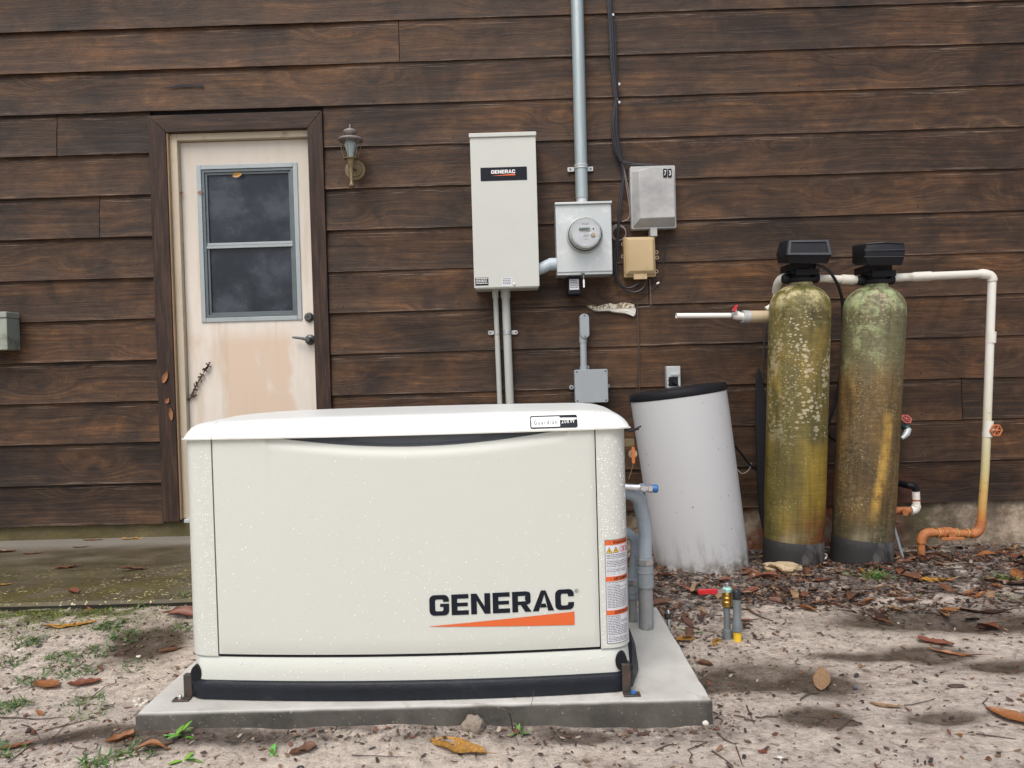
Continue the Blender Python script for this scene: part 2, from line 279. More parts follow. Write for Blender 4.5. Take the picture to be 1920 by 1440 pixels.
    n = N('rust_stained_pvc'); z = n.sep()[2]; f = n.noise(9, 6, rough=.6); zz = n.mth('ADD', z, n.mth('MULTIPLY', n.mth('SUBTRACT', f, .5), .35))
    col = n.ramp(zz, [(.02, (.38, .13, .04)), (.95, (.68, .67, .62)), (.14, (.48, .22, .06)), (.28, (.54, .37, .13)), (.42, (.52, .47, .24)), (.72, (.60, .585, .47))])
    tk = n.step(n.noise(14, 4, n.map(sc=(1, 1, 4))), .62, .68); col = n.mix(n.mth('MULTIPLY', tk, n.step(z, .75, .6)), col, (.14, .13, .06)); n.out(col, .42); m['rustpvc'] = n.m
    m['rust'] = plain('rusty_pipe', (.40, .15, .05), .6, var=.45, sc=18, dirt=(.26, .06, .035), dsc=22, bump=.001)
    m['rustring'] = plain('ochre_stain', (.50, .30, .10), .6, var=.3, sc=30)
    m['rustwheel'] = plain('rusty_handwheel', (.42, .13, .04), .5, var=.35, sc=40, dirt=(.12, .04, .02), dsc=30)
    m['redwheel'] = plain('faded_red_wheel', (.45, .10, .08), .45, var=.3, sc=30)
    m['tanpipe'] = plain('yellowed_filter', (.50, .41, .27), .4, var=.15, sc=12)
    n = N('brine_plastic'); sz = n.sep(); a = n.noise(9, 7, n.map(sc=(2.2, 2.2, .5)), .7); col = n.mix(n.noise(3, 4), (.465, .475, .482), (.505, .515, .52))
    col = n.mix(n.mth('MULTIPLY', n.mth('MULTIPLY', n.step(sz[2], .24, .0), .55), n.step(a, .46, .64)), col, (.17, .16, .12))
    col = n.mix(n.mth('MULTIPLY', n.step(sz[2], .08, .0), n.step(n.noise(22, 6, rough=.7), .35, .6)), col, (.15, .125, .095)); sp = n.voro(30, n.map(sc=(1, 1, .7)))
    col = n.mix(n.mth('MULTIPLY', n.step(sp, .12, .07), n.step(n.noise(6, 3), .52, .6)), col, (.16, .16, .15)); n.bump(n.noise(40, 4), .0006, .4); n.out(col, .42); m['brine'] = n.m
    m['gap'] = plain('dark_board', (.012, .012, .016), .8, var=.4)
    n = N('spray_foam'); f = n.noise(60, 6, rough=.7); col = n.mix(n.step(f, .42, .58), (.17, .13, .06), (.66, .63, .52)); col = n.mix(n.step(n.sep()[2], 1.262, 1.248), col, (.74, .72, .66)); n.bump(f, .01, .9); n.out(col, .8); m['foam'] = n.m
    m['wire'] = plain('black_cable', (.017, .018, .023), .45, var=.3)
    m['wireg'] = plain('grey_wire', (.22, .20, .19), .5, var=.2)
    m['wood'] = plain('twig_bark', (.075, .052, .04), .8, var=.4, sc=30, bump=.001)
    m['tag'] = plain('orange_tag', (.60, .17, .05), .5, var=.2)
    m['blue'] = plain('blue_cap', (.025, .14, .40), .3, var=.1)
    m['stone'] = plain('pale_rock', (.46, .36, .22), .8, var=.3, sc=20, bump=.003, bsc=50, dirt=(.12, .08, .045), dsc=22, dlo=.5)
    m['lump'] = plain('dirty_mortar', (.25, .21, .165), .85, var=.35, sc=40, bump=.003, bsc=70, dirt=(.10, .075, .055), dsc=30, dlo=.5)
    m['shell'] = plain('white_shell', (.62, .59, .52), .5, var=.15)
    m['lcd'] = plain('display_green', (.20, .25, .20), .2, var=.05, bump=0)
    m['face'] = plain('meter_face', (.58, .60, .60), .4, var=.04, bump=0)
    n = N('meter_glass'); n.out((.85, .87, .90), .03, 0, .5, trans=1.0, ior=1.12); m['mglass'] = n.m
    m['pvcdark'] = plain('dark_grey_pvc', (.15, .175, .185), .42, var=.1, sc=12)
    m['cap'] = plain('black_cap', (.02, .023, .028), .35, var=.2)
    m['mgrey'] = plain('old_grey_box', (.27, .30, .25), .6, var=.25, sc=12, dirt=(.12, .13, .09), dsc=9)
defmats()

# ------------------------------------------------------------------ object helpers
def tag(o, label=None, cat=None, group=None, kind=None):
    for k, v in (('label', label), ('category', cat), ('group', group), ('kind', kind)):
        if v: o[k] = v
    return o
def thing(name, loc, label, cat, group=None):
    o = bpy.data.objects.new(name, None); C.objects.link(o); o.location = loc; o.empty_display_size = .05
    return tag(o, label, cat, group)
def root_loc(p):
    v = Vector((0, 0, 0))
    while p is not None: v += p.location; p = p.parent
    return v
class MB:
    def __init__(s): s.v = []; s.f = []; s.c = []
    def add(s, vs, fs):
        b = len(s.v); s.v += [Vector(v) for v in vs]; s.f += [tuple(b+i for i in f) for f in fs]; return s
    def box(s, x0, x1, y0, y1, z0, z1):
        return s.add([(x0, y0, z0), (x1, y0, z0), (x1, y1, z0), (x0, y1, z0), (x0, y0, z1), (x1, y0, z1), (x1, y1, z1), (x0, y1, z1)],
                     [(0, 3, 2, 1), (4, 5, 6, 7), (0, 1, 5, 4), (1, 2, 6, 5), (2, 3, 7, 6), (3, 0, 4, 7)])
    def tube(s, pts, r, n=12, cap=True):
        pts = [Vector(p) for p in pts]; k = len(pts); rs = r if isinstance(r, (list, tuple)) else [r]*k
        t0 = (pts[1]-pts[0]).normalized(); a = Vector((0, 0, 1)) if abs(t0.z) < .9 else Vector((1, 0, 0)); nrm = t0.cross(a).normalized()
        vs = []
        for i, p in enumerate(pts):
            t = (pts[min(i+1, k-1)]-pts[max(i-1, 0)]).normalized(); nrm = (nrm - t*nrm.dot(t)).normalized(); bi = t.cross(nrm)
            vs += [p + (nrm*math.cos(2*math.pi*j/n) + bi*math.sin(2*math.pi*j/n))*rs[i] for j in range(n)]
        fs = [(i*n+j, i*n+(j+1) % n, (i+1)*n+(j+1) % n, (i+1)*n+j) for i in range(k-1) for j in range(n)]
        if cap: fs += [tuple(range(n))[::-1], tuple((k-1)*n+j for j in range(n))]
        return s.add(vs, fs)
    def lathe(s, c, prof, n=32, axis=(0, 0, 1), cap=True):
        c = Vector(c); ax = Vector(axis).normalized(); a = Vector((1, 0, 0)) if abs(ax.x) < .9 else Vector((0, 0, 1))
        e1 = (a-ax*a.dot(ax)).normalized(); e2 = ax.cross(e1)
        vs = [c+ax*h+(e1*math.cos(2*math.pi*j/n)+e2*math.sin(2*math.pi*j/n))*r for r, h in prof for j in range(n)]
        k = len(prof); fs = [(i*n+j, i*n+(j+1) % n, (i+1)*n+(j+1) % n, (i+1)*n+j) for i in range(k-1) for j in range(n)]
        if cap: fs += [tuple(range(n))[::-1], tuple((k-1)*n+j for j in range(n))]
        return s.add(vs, fs)
    def prism(s, poly, y0, y1):       # poly: (x, z) counter-clockwise seen from -y
        n = len(poly); vs = [(x, y0, z) for x, z in poly]+[(x, y1, z) for x, z in poly]
        fs = [tuple(range(n)), tuple(range(2*n-1, n-1, -1))]+[((i+1) % n, i, n+i, n+(i+1) % n) for i in range(n)]
        return s.add(vs, fs)
    def loft(s, rings, cap=True, closed=True):
        n = len(rings[0]); vs = [v for r in rings for v in r]; m_ = n if closed else n-1
        fs = [(i*n+j, i*n+(j+1) % n, (i+1)*n+(j+1) % n, (i+1)*n+j) for i in range(len(rings)-1) for j in range(m_)]
        if cap: fs += [tuple(range(n))[::-1], tuple((len(rings)-1)*n+j for j in range(n))]
        return s.add(vs, fs)
    def hull(s, pts):
        bm = bmesh.new()
        for p in pts: bm.verts.new(p)
        bmesh.ops.convex_hull(bm, input=bm.verts); bm.verts.ensure_lookup_table()
        vs = [v for v in bm.verts if v.link_faces]; ix = {v: i for i, v in enumerate(vs)}
        s.add([v.co.copy() for v in vs], [tuple(ix[v] for v in f.verts) for f in bm.faces]); bm.free(); return s
    def ball(s, c, r, n=8, sq=(1, 1, 1), half=None):
        c = Vector(c); prof = []
        rings = [[c+Vector((r*sq[0]*math.sin(math.pi*i/n)*math.cos(2*math.pi*j/(2*n)), r*sq[1]*math.sin(math.pi*i/n)*math.sin(2*math.pi*j/(2*n)), r*sq[2]*math.cos(math.pi*i/n))) for j in range(2*n)] for i in range(1, n)]
        return s.loft(rings)
    def build(s, name, mat, parent=None, smooth=False, bevel=0, seg=2, label=None, fix=True):
        o0 = root_loc(parent); me = bpy.data.meshes.new(name)
        me.from_pydata([tuple(v-o0) for v in s.v], [], s.f)
        if fix:
            bm = bmesh.new(); bm.from_mesh(me); bmesh.ops.recalc_face_normals(bm, faces=bm.faces); bm.to_mesh(me); bm.free()
        if isinstance(mat, str): mat = MAT[mat]
        me.materials.append(mat)
        if smooth:
            for p in me.polygons: p.use_smooth = True
        ob = bpy.data.objects.new(name, me); C.objects.link(ob)
        if parent: ob.parent = parent
        if smooth == 'auto' or smooth is True:
            try: me.set_sharp_from_angle(angle=R(38))
            except Exception: pass
        if bevel:
            b = ob.modifiers.new('bevel', 'BEVEL'); b.width = bevel; b.segments = seg; b.limit_method = 'ANGLE'; b.angle_limit = R(35); b.harden_normals = False
            for p in me.polygons: p.use_smooth = True
            try: me.set_sharp_from_angle(angle=R(50))
            except Exception: pass
        if label: ob['label'] = label
        return ob
def rrect(x0, x1, z0, z1, r, n=5):
    pts = []
    for cx, cz, a0 in ((x1-r, z1-r, 0), (x0+r, z1-r, 90), (x0+r, z0+r, 180), (x1-r, z0+r, 270)):
        pts += [(cx+r*math.cos(R(a0+90*i/n)), cz+r*math.sin(R(a0+90*i/n))) for i in range(n+1)]
    return pts
def spline(pts, n=8):
    P = [Vector(p) for p in pts]; P = [2*P[0]-P[1]]+P+[2*P[-1]-P[-2]]; out = []
    for i in range(1, len(P)-2):
        a, b, c, d = P[i-1:i+3]
        for j in range(n):
            t = j/n; out.append(.5*((2*b)+(c-a)*t+(2*a-5*b+4*c-d)*t*t+(3*b-a-3*c+d)*t**3))
    return out+[P[-2]]
def colattr(ob, cols):   # per-vertex colour
    a = ob.data.color_attributes.new('seed', 'FLOAT_COLOR', 'POINT')
    for i, c in enumerate(cols): a.data[i].color = (c[0], c[1], c[2], 1)
def text_verts(body, size, bold=0.0, space=1.0):
    cu = bpy.data.curves.new('t', 'FONT'); cu.body = body; cu.size = size; cu.offset = bold; cu.space_character = space; cu.resolution_u = 3
    o = bpy.data.objects.new('t', cu); C.objects.link(o); dg = bpy.context.evaluated_depsgraph_get()
    me = bpy.data.meshes.new_from_object(o.evaluated_get(dg)); vs = [(v.co.x, v.co.y) for v in me.vertices]; fs = [tuple(p.vertices) for p in me.polygons]
    bpy.data.objects.remove(o); bpy.data.curves.remove(cu); bpy.data.meshes.remove(me); return vs, fs
def put_text(mb, body, x, z, h, width=None, y=0.0, yfn=None, bold=0.0, slope=0.0, space=1.0):
    vs, fs = text_verts(body, 1.0, bold, space)
    x0 = min(v[0] for v in vs); x1 = max(v[0] for v in vs); y0 = min(v[1] for v in vs); y1 = max(v[1] for v in vs)
    sz = h/(y1-y0); sx = (width/(x1-x0)) if width else sz
    out = []
    for a, b in vs:
        X = x+(a-x0)*sx; Z = z+(b-y0)*sz+slope*(X-x); out.append((X, (yfn(X, Z) if yfn else y), Z))
    mb.add(out, fs)

# heavy logo letters: each a set of flat polygons in a unit-high box, returned as (polys, width)
def ring(Wd, H, tx, ty, r, y1, y2):
    def path(x0, x1, z0, z1, rr, ya, yb):
        pts = [(x1, ya)]
        for cx, cz, a0 in ((x1-rr, z1-rr, 0), (x0+rr, z1-rr, 90), (x0+rr, z0+rr, 180), (x1-rr, z0+rr, 270)):
            pts += [(cx+rr*math.cos(R(a0+90*i/5)), cz+rr*math.sin(R(a0+90*i/5))) for i in range(6)]
        return pts+[(x1, yb)]
    o = path(0, Wd, 0, H, r, y1, y2); i_ = path(tx, Wd-tx, ty, H-ty, r*.35, y1, y2)
    return [[o[k], o[k+1], i_[k+1], i_[k]] for k in range(len(o)-1)]
def rc(x0, x1, z0, z1): return [(x0, z0), (x1, z0), (x1, z1), (x0, z1)]
def logo_letter(ch):
    t, u = .27, .215
    if ch == 'G': return ring(.92, 1, t, u, .24, .66, .42)+[rc(.50, .92, .42, .57)], .92
    if ch == 'C': return ring(.88, 1, t, u, .24, .64, .36), .88
    if ch == 'E': return [rc(0, t, 0, 1), rc(t, .80, 0, u), rc(t, .76, .41, .59), rc(t, .80, 1-u, 1)], .80
    if ch == 'N': return [rc(0, t, 0, 1), rc(.63, .90, 0, 1), [(t, .66), (.63, 0), (.63, .36), (t, 1)]], .90
    if ch == 'R':
        a = ring(.86, .62, t, u-.02, .19, .30, .30)
        o = [(0, 0), (t, 0), (t, .36), (0, .36)]
        return [rc(0, t, 0, 1), rc(t, .66, 1-u, 1), rc(t, .66, .34, .52), [(.66, .34), (.82, .40), (.86, .48), (.86, .86), (.82, .95), (.66, 1), (.66, 1-u), (.60, .74), (.60, .57), (.66, .52)], [(.40, .34), (.60, 0), (.90, 0), (.68, .34)]], .90
    if ch == 'A': return [[(0, 0), (.28, 0), (.56, .80), (.40, 1)], [(.72, 0), (1.0, 0), (.62, 1), (.40, 1), (.56, .80)], [(.35, .17), (.67, .17), (.60, .36), (.415, .36)]], 1.0
def logo_word(mb, x, z, h, width, yfn, slope=0.0):
    adv = 0; parts = []
    for ch in 'GENERAC':
        ps, wd = logo_letter(ch)
        if ch == 'A': adv -= .06
        parts.append((adv, ps)); adv += wd+.11
        if ch == 'A': adv -= .05
    adv -= .11; sx = width/adv
    for a, ps in parts:
        for p in ps:
            out = []
            for q in p:
                X = x+(a+q[0])*sx; Z = z+q[1]*h+slope*(X-x); out.append((X, yfn(X, Z), Z))
            mb.add(out, [tuple(range(len(out)))])

# ------------------------------------------------------------------ ground
def sst(a, b, x):
    t = max(0, min(1, (x-a)/(b-a))); return t*t*(3-2*t)
DIPS = [(G(1430, 1272), .19, .10, .018), (G(1545, 1285), .10, .07, .010), (G(1340, 1285), .10, .05, .006), (G(1530, 1348), .09, .05, .006), (G(1740, 1162), .36, .10, .020), (G(1880, 1168), .25, .09, .014), (G(1740, 1225), .13, .06, .010), (G(1890, 1245), .12, .05, .008), (G(1770, 1345), .09, .035, .012),
        (G(360, 1400), .22, .04, .008), (G(190, 1390), .20, .035, .008), (G(280, 1235), .12, .09, .01), (G(1080, 1384), .09, .03, .01), (G(1640, 1230), .20, .03, .004)]
def ground_z(x, y, fine=True):
    z = -.05*sst(3.5, 4.08, y)*sst(-.1, .5, x)
    z += .088*sst(2.2, 2.85, y)*sst(-.55, -1.05, x)-.016*sst(2.88, 2.93, y)*sst(-.55, -1.05, x)
    z += .025*sst(1.75, 1.96, y)*sst(2.3, 2.05, y)*sst(-1.35, -1.1, x)*sst(.5, -.6, x)
    for c, rx, ry, d in DIPS:
        q = ((x-c.x)/rx)**2+((y-c.y)/ry)**2
        if q < 4: z -= d*math.exp(-q*1.5)
    if fine:
        z += .010*noise.noise(Vector((x*2.3, y*2.3, 1)))+.006*noise.noise(Vector((x*7, y*9, 3)))+.0035*noise.noise(Vector((x*22, y*28, 5)))+.0016*noise.noise(Vector((x*60, y*70, 7)))
    return z
def make_ground():
    xs = []; x = -60.
    def ax(lo, hi, d, pre, post): return pre+[lo+d*i for i in range(int((hi-lo)/d)+1)]+post
    xs = ax(-3.1, 3.3, .0125, [-300, -60, -20, -8, -4.5, -3.5], [3.7, 4.5, 8, 20, 60, 300])
    ys = ax(1.3, 4.12, .0115, [-300, -60, -20, -6, -2, 0, .8], [4.3, 5, 8, 20, 60, 300])
    nx = len(xs); vs = []; damp = []
    for y in ys:
        for x in xs:
            inn = -3.1 <= x <= 3.3 and 1.3 <= y <= 4.12
            vs.append((x, y, ground_z(x, y, inn)))
            wet = 0.
            for c, rx, ry, d in DIPS:
                q = ((x-c.x)/rx)**2+((y-c.y)/ry)**2
                if q < 4: wet = max(wet, min(1, 2.3*math.exp(-q*1.15)))
            wet = min(1, wet*(1.0+.45*noise.noise(Vector((x*6, y*9, 2)))))
            nz = noise.noise(Vector((x*1.7, y*2.2, 9)))*.22
            nz2 = .46*noise.noise(Vector((x*1.6+y, y*7, 4)))+.12*noise.noise(Vector((x*6, y*14, 8)))
            hum = sst(2.74, 3.08, y+nz2)*sst(.3, .7, x+y*.1-.2)
            hum = max(hum, .75*sst(2.08, 1.99, y)*sst(1.88, 1.96, y)*sst(-1.2, -.9, x)*sst(.65, .45, x))
            moss = sst(2.55, 2.85, y+nz)*sst(-1.15, -1.55, x+nz)
            hum = max(hum, .9*sst(2.8, 2.95, y)*sst(-.5, -1., x)*(1-moss))
            damp.append((max(0, wet), hum, moss))
    fs = [(j*nx+i, j*nx+i+1, (j+1)*nx+i+1, (j+1)*nx+i) for j in range(len(ys)-1) for i in range(nx-1)]
    me = bpy.data.meshes.new('ground'); me.from_pydata(vs, [], fs); me.materials.append(MAT['soil'])
    for p in me.polygons: p.use_smooth = True
    a = me.color_attributes.new('damp', 'FLOAT_COLOR', 'POINT')
    for i, c in enumerate(damp): a.data[i].color = (*c, 1)
    o = bpy.data.objects.new('ground', me); C.objects.link(o); tag(o, kind='structure')
make_ground()
def make_walk():
    mb = MB(); x0, x1 = -6.0, -.35; n = 180
    rings = []
    for i in range(n+1):
        x = x0+(x1-x0)*i/n; j = .006*noise.noise(Vector((x*9, 0, 0)))+.003*noise.noise(Vector((x*30, 0, 0)))
        zt = .098+.001*noise.noise(Vector((x*3, 1, 1)))
        rings.append([(x, 2.945+j, -.2), (x, 2.945+j, zt-.012), (x, 2.957+j, zt), (x, 4.12, zt+.006), (x, 4.12, -.2)])
    mb.loft(rings); o = mb.build('walkway', 'walk', None, smooth=True); tag(o, kind='structure')
make_walk()

# ------------------------------------------------------------------ house
house = thing('wooden_house', (0, WY, 0), 'dark brown lap sided wooden house wall behind the generator', 'house')
Z0, EX = .1825, .219
casL, casR = W(293, 600, WY).x, W(617, 600, WY).x
def sst(a, b, x):
    t = max(0, min(1, (x-a)/(b-a))); return t*t*(3-2*t)
def make_siding():
    mb = MB(); cols = []; rr = random.Random(3)
    joints = {11: [W(748, 80, WY).x], 9: [W(105, 255, WY).x], 5: [W(1216, 545, WY).x], 7: [-2.2], 13: [.9], 2: [2.35], 3: [-2.9]}
    for i in range(0, 17):
        cuts = [-5.5]+sorted(joints.get(i, []))+[5.5]; segs = list(zip(cuts[:-1], cuts[1:]))
        if i <= 9:
            q = []
            for a, b in segs:
                if a < casL < b: q += [(a, casL)]
                elif b <= casL or a >= casR: q += [(a, b)]
                if a < casR < b: q += [(casR, b)]
            segs = q
        for a, b in segs:
            sd_ = (rr.random(), rr.random(), rr.random()); n = max(2, int((b-a)/.03)); rings = []; off = rr.uniform(-.0015, .0015)
            g = .0018
            for k in range(n+1):
                x = a+g+(b-a-2*g)*k/n
                jz = .0016*noise.noise(Vector((x*7, i*3., 0)))+.0022*noise.noise(Vector((x*1.3, i*5., 0)))
                if i == 0: jz += .007*noise.noise(Vector((x*5, 2., 0)))
                jy = .0022*noise.noise(Vector((x*1.7, i*4., 3)))
                z0 = Z0+EX*i+jz; z1 = Z0+EX*(i+1)+.018
                dp = .0085+.0105*sst(-.6, -1.2, x); rings.append([(x, WY+.030+off, z0+.001), (x, WY+jy+off, z0), (x, WY+.0015+jy+off, z0+.004), (x, WY+dp*.45+jy+off, (z0+z1)/2), (x, WY+dp+off*.3, z1-.02), (x, WY+dp, z1), (x, WY+.032, z1)])
            mb.loft(rings); cols += [sd_]*(len(rings)*7)
    o = mb.build('siding', 'siding', house, smooth=True)
    colattr(o, cols)
make_siding()
def make_foundation():
    mb = MB(); vs = []; nx, nz = 560, 26
    for j in range(nz+1):
        z = -.2+(.20+.2)*j/nz
        for i in range(nx+1):
            x = -5.5+11*i/nx; d = .018*noise.noise(Vector((x*4, 0, z*7)))+.008*noise.noise(Vector((x*14, 0, z*18)))+.004*noise.noise(Vector((x*40, 0, z*50)))
            vs.append((x, WY+.028+d*.8*(1 if x > 0 else .4), z))
    mb.add(vs, [(j*(nx+1)+i, j*(nx+1)+i+1, (j+1)*(nx+1)+i+1, (j+1)*(nx+1)+i) for j in range(nz) for i in range(nx)])
    mb.box(-5.5, 5.5, WY+.07, WY+.12, -.3, .2)
    mb.build('foundation', 'found', house, smooth=True)
make_foundation()
# back-up wall behind the boards (with the door opening left free)
DT = W(455, 245, WY).z    # underside of the head casing
mb = MB(); mb.box(-5.5, casL+.03, WY+.04, WY+.16, .2, 3.9); mb.box(casR-.03, 5.5, WY+.04, WY+.16, .2, 3.9); mb.box(casL+.03, casR-.03, WY+.04, WY+.16, DT+.02, 3.9); mb.box(casL+.03, casR-.03, WY+.17, WY+.2, .1, DT+.02)
mb.build('wall_sheathing', 'gap', house)
# casing
inL, inR = W(325, 600, WY).x, W(589, 600, WY).x; ht = W(455, 213, WY).z; cb = .19
cs = MB()
def jag(poly): return poly
cs.prism([(casL, cb), (inL, cb), (inL, DT), (casL, ht)], WY-.014, WY+.05)
cs.prism([(inR, cb), (casR, cb), (casR, ht), (inR, DT)], WY-.014, WY+.05)
cs.build('door_casing', 'casing', house, bevel=.0025)
MB().prism([(inL+.0015, DT), (inR-.0015, DT), (casR-.0015, ht), (casL+.0015, ht)], WY-.0125, WY+.05).build('head_casing', 'casing2', house, bevel=.0025)
# frame (jamb) cream with raw edge
j = MB(); jl = inL+.006; j.box(jl, jl+.038, WY+.02, WY+.14, .20, DT); j.box(jl+.038, inR, WY+.02, WY+.14, DT-.034, DT)
df = j.build('door_frame', 'cream', house, bevel=.002)
MB().box(inL, inL+.0055, WY-.004, WY+.12, .20, DT).build('raw_edge', 'tanw', df)
st = MB().box(inL+.03, inR, WY-.03, WY+.12, .185, .205); st.build('threshold', 'galv', house, bevel=.003)
slabL = jl+.040; DY = WY+.055
slabT = DT-.038
# window hole in slab: build slab from four rails
wx0, wx1 = W(375, 455, DY).x, W(561, 455, DY).x; wz1, wz0 = W(463, 309, DY).z, W(473, 601, DY).z
d = MB(); sR = inR+.01
d.box(slabL, wx0, DY, DY+.04, .21, slabT); d.box(wx1, sR, DY, DY+.04, .21, slabT); d.box(wx0, wx1, DY, DY+.04, wz1, slabT); d.box(wx0, wx1, DY, DY+.04, .21, wz0)
door = d.build('door', 'door', house)
def frame(mb, x0, x1, z0, z1, t, y0, y1):
    mb.box(x0, x0+t, y0, y1, z0, z1).box(x1-t, x1, y0, y1, z0, z1).box(x0+t, x1-t, y0, y1, z1-t, z1).box(x0+t, x1-t, y0, y1, z0, z0+t); return mb
frame(MB(), wx0-.004, wx1+.004, wz0-.004, wz1+.004, .024, DY-.007, DY+.03).build('window_trim', 'alu', door, bevel=.002)
sx0, sx1, sz0, sz1 = wx0+.0215, wx1-.0215, wz0+.0215, wz1-.0215; zm = W(465, 460, DY).z
f = frame(MB(), sx0, sx1, sz0, sz1, .014, DY-.002, DY+.02); frame(f, sx0+.0145, sx1-.0145, sz0+.0145, sz1-.0145, .012, DY+.006, DY+.022); f.build('window_sash', 'alud', door, bevel=.001)
f = MB(); f.box(sx0+.014, sx1-.014, DY-.001, DY+.018, zm-.012, zm+.002).box(sx0+.014, sx1-.014, DY+.004, DY+.02, zm+.004, zm+.018); f.build('meeting_rail', 'alu', door, bevel=.001)
for a, b in ((sz0+.02, zm-.01), (zm+.016, sz1-.02)):
    MB().box(sx0+.02, sx1-.02, DY+.016, DY+.02, a, b).build('window_pane', 'glass', door)
p = W(580, 595, DY); mb = MB(); mb.lathe(p, [(.026, 0), (.026, .006), (.022, .012), (.018, .02), (.016, .022), (.008, .0225), (.006, .018)], 24, (0, -1, 0)); mb.build('deadbolt', 'darkmetal', door, smooth=True)
p = W(582, 637, DY); mb = MB(); mb.lathe(p, [(.028, 0), (.028, .006), (.024, .012), (.014, .016), (.014, .045), (.010, .052)], 24, (0, -1, 0))
q = p+Vector((0, -.042, .0)); mb.tube(spline([q, q+Vector((-.03, -.002, .006)), q+Vector((-.07, .004, .012)), q+Vector((-.085, .004, .014))]), [.009]*9+[.007]*8+[.006]*8, 10); mb.build('door_handle', 'darkmetal', door, smooth=True)
# foam patch squeezed between boards
poly = [(1098, 572), (1106, 572), (1118, 575), (1130, 571), (1142, 568), (1155, 570), (1168, 567), (1180, 568), (1190, 571), (1193, 580), (1192, 590), (1189, 594), (1186, 590), (1170, 588), (1150, 586), (1140, 583), (1125, 584), (1114, 583), (1106, 578)]
pw = [W(a, b, WY-.004) for a, b in poly]; cx = sum(p.x for p in pw)/len(pw); cz = sum(p.z for p in pw)/len(pw)
rings = []
for k, (s_, yy) in enumerate(((1.0, WY+.02), (1.0, WY+.002), (.97, WY-.008), (.85, WY-.013), (.4, WY-.015))):
    rings.append([(cx+(p.x-cx)*s_+.002*noise.noise(Vector((i, k, 1))), yy+.005*noise.noise(Vector((i*2, k, 4))), cz+(p.z-cz)*s_) for i, p in enumerate(pw)])
MB().loft(rings).build('foam_patch', 'foam', house, smooth=True, label='pale spray foam filling a torn gap between two boards')
# nails, a split and small gouges in the wood
cr = MB(); pts = [W(a, b, WY+.006) for a, b in ((300, 166), (322, 163), (335, 160), (352, 158), (365, 160), (382, 159), (381, 164), (360, 163), (340, 164), (325, 166))]
cr.add([tuple(p+Vector((0, -.004, 0))) for p in pts], [tuple(range(len(pts)))]); cr.build('board_split', 'gap', house)

# ------------------------------------------------------------------ concrete pad
PZ = .07
def make_pad():
    x0, x1, y0, y1 = -1.035, .487, 2.006, 2.79; mb = MB(); n = 110; per = []
    for i in range(n): per.append((x0+(x1-x0)*i/n, y0))
    for i in range(60): per.append((x1, y0+(y1-y0)*i/60))
    for i in range(n): per.append((x1-(x1-x0)*i/n, y1))
    for i in range(60): per.append((x0, y1-(y1-y0)*i/60))
    rings = []
    for ins, z in ((0, -.15), (0, PZ-.012), (.0015, PZ-.005), (.006, PZ)):
        r = []
        for k, (x, y) in enumerate(per):
            j = .0022*noise.noise(Vector((x*14, y*14, z*20)))+.0012*noise.noise(Vector((x*60, y*60, z*9)))
            dx = -1 if x == x1 else (1 if x == x0 else 0); dy = 1 if y == y0 else (-1 if y == y1 else 0)
            r.append((x+dx*(ins+j), y+dy*(ins+j), z))
        rings.append(r)
    mb.loft(rings, cap=False); b = len(mb.v); 
    mb.f.append(tuple(range(b-len(per), b)))
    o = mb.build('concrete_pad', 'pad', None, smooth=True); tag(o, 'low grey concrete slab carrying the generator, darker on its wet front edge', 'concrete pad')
make_pad()

# ------------------------------------------------------------------ generator
GX0, GX1 = -.930, .290; GC = (GX0+GX1)/2; GH = (GX1-GX0)/2; GY = 2.085; GD = .63
gen = thing('generator', (GC, GY+GD/2, PZ), 'large bisque metal cabinet with black base and orange striped lettering, on the concrete pad', 'generator')
BOW = .036
def fy(x):   # front face depth of the bowed cabinet (left end sits slightly further back)
    u = (x-GC)/GH; return GY-BOW*(1-u*u)+.012*(-u)*.9
def outline(ex=0.0, rad=.062, n=9, bowk=1.0):
    """closed plan outline, counter-clockwise from the front left"""
    x0, x1 = GX0-ex, GX1+ex; y1 = GY+GD+ex; pts = []
    def F(x): return fy(max(GX0, min(GX1, x)))-ex
    xs = [x0+rad+(x1-x0-2*rad)*i/40 for i in range(41)]
    for i in range(n):   # left front corner
        a = R(180+90*i/n); pts.append((x0+rad+rad*math.cos(a), F(x0+rad)+rad+rad*math.sin(a)))
    pts += [(x, F(x)) for x in xs]
    for i in range(1, n+1):
        a = R(270+90*i/n); pts.append((x1-rad+rad*math.cos(a), F(x1-rad)+rad+rad*math.sin(a)))
    for i in range(n+1):
        a = R(90*i/n); pts.append((x1-rad+rad*math.cos(a), y1-rad+rad*math.sin(a)))
    for i in range(n+1):
        a = R(90+90*i/n); pts.append((x0+rad+rad*math.cos(a), y1-rad+rad*math.sin(a)))
    return pts
SEAMZ = .185
PXL, PXR = W(400, 1030, 2.07).x, W(1119.5, 1010, 2.07).x
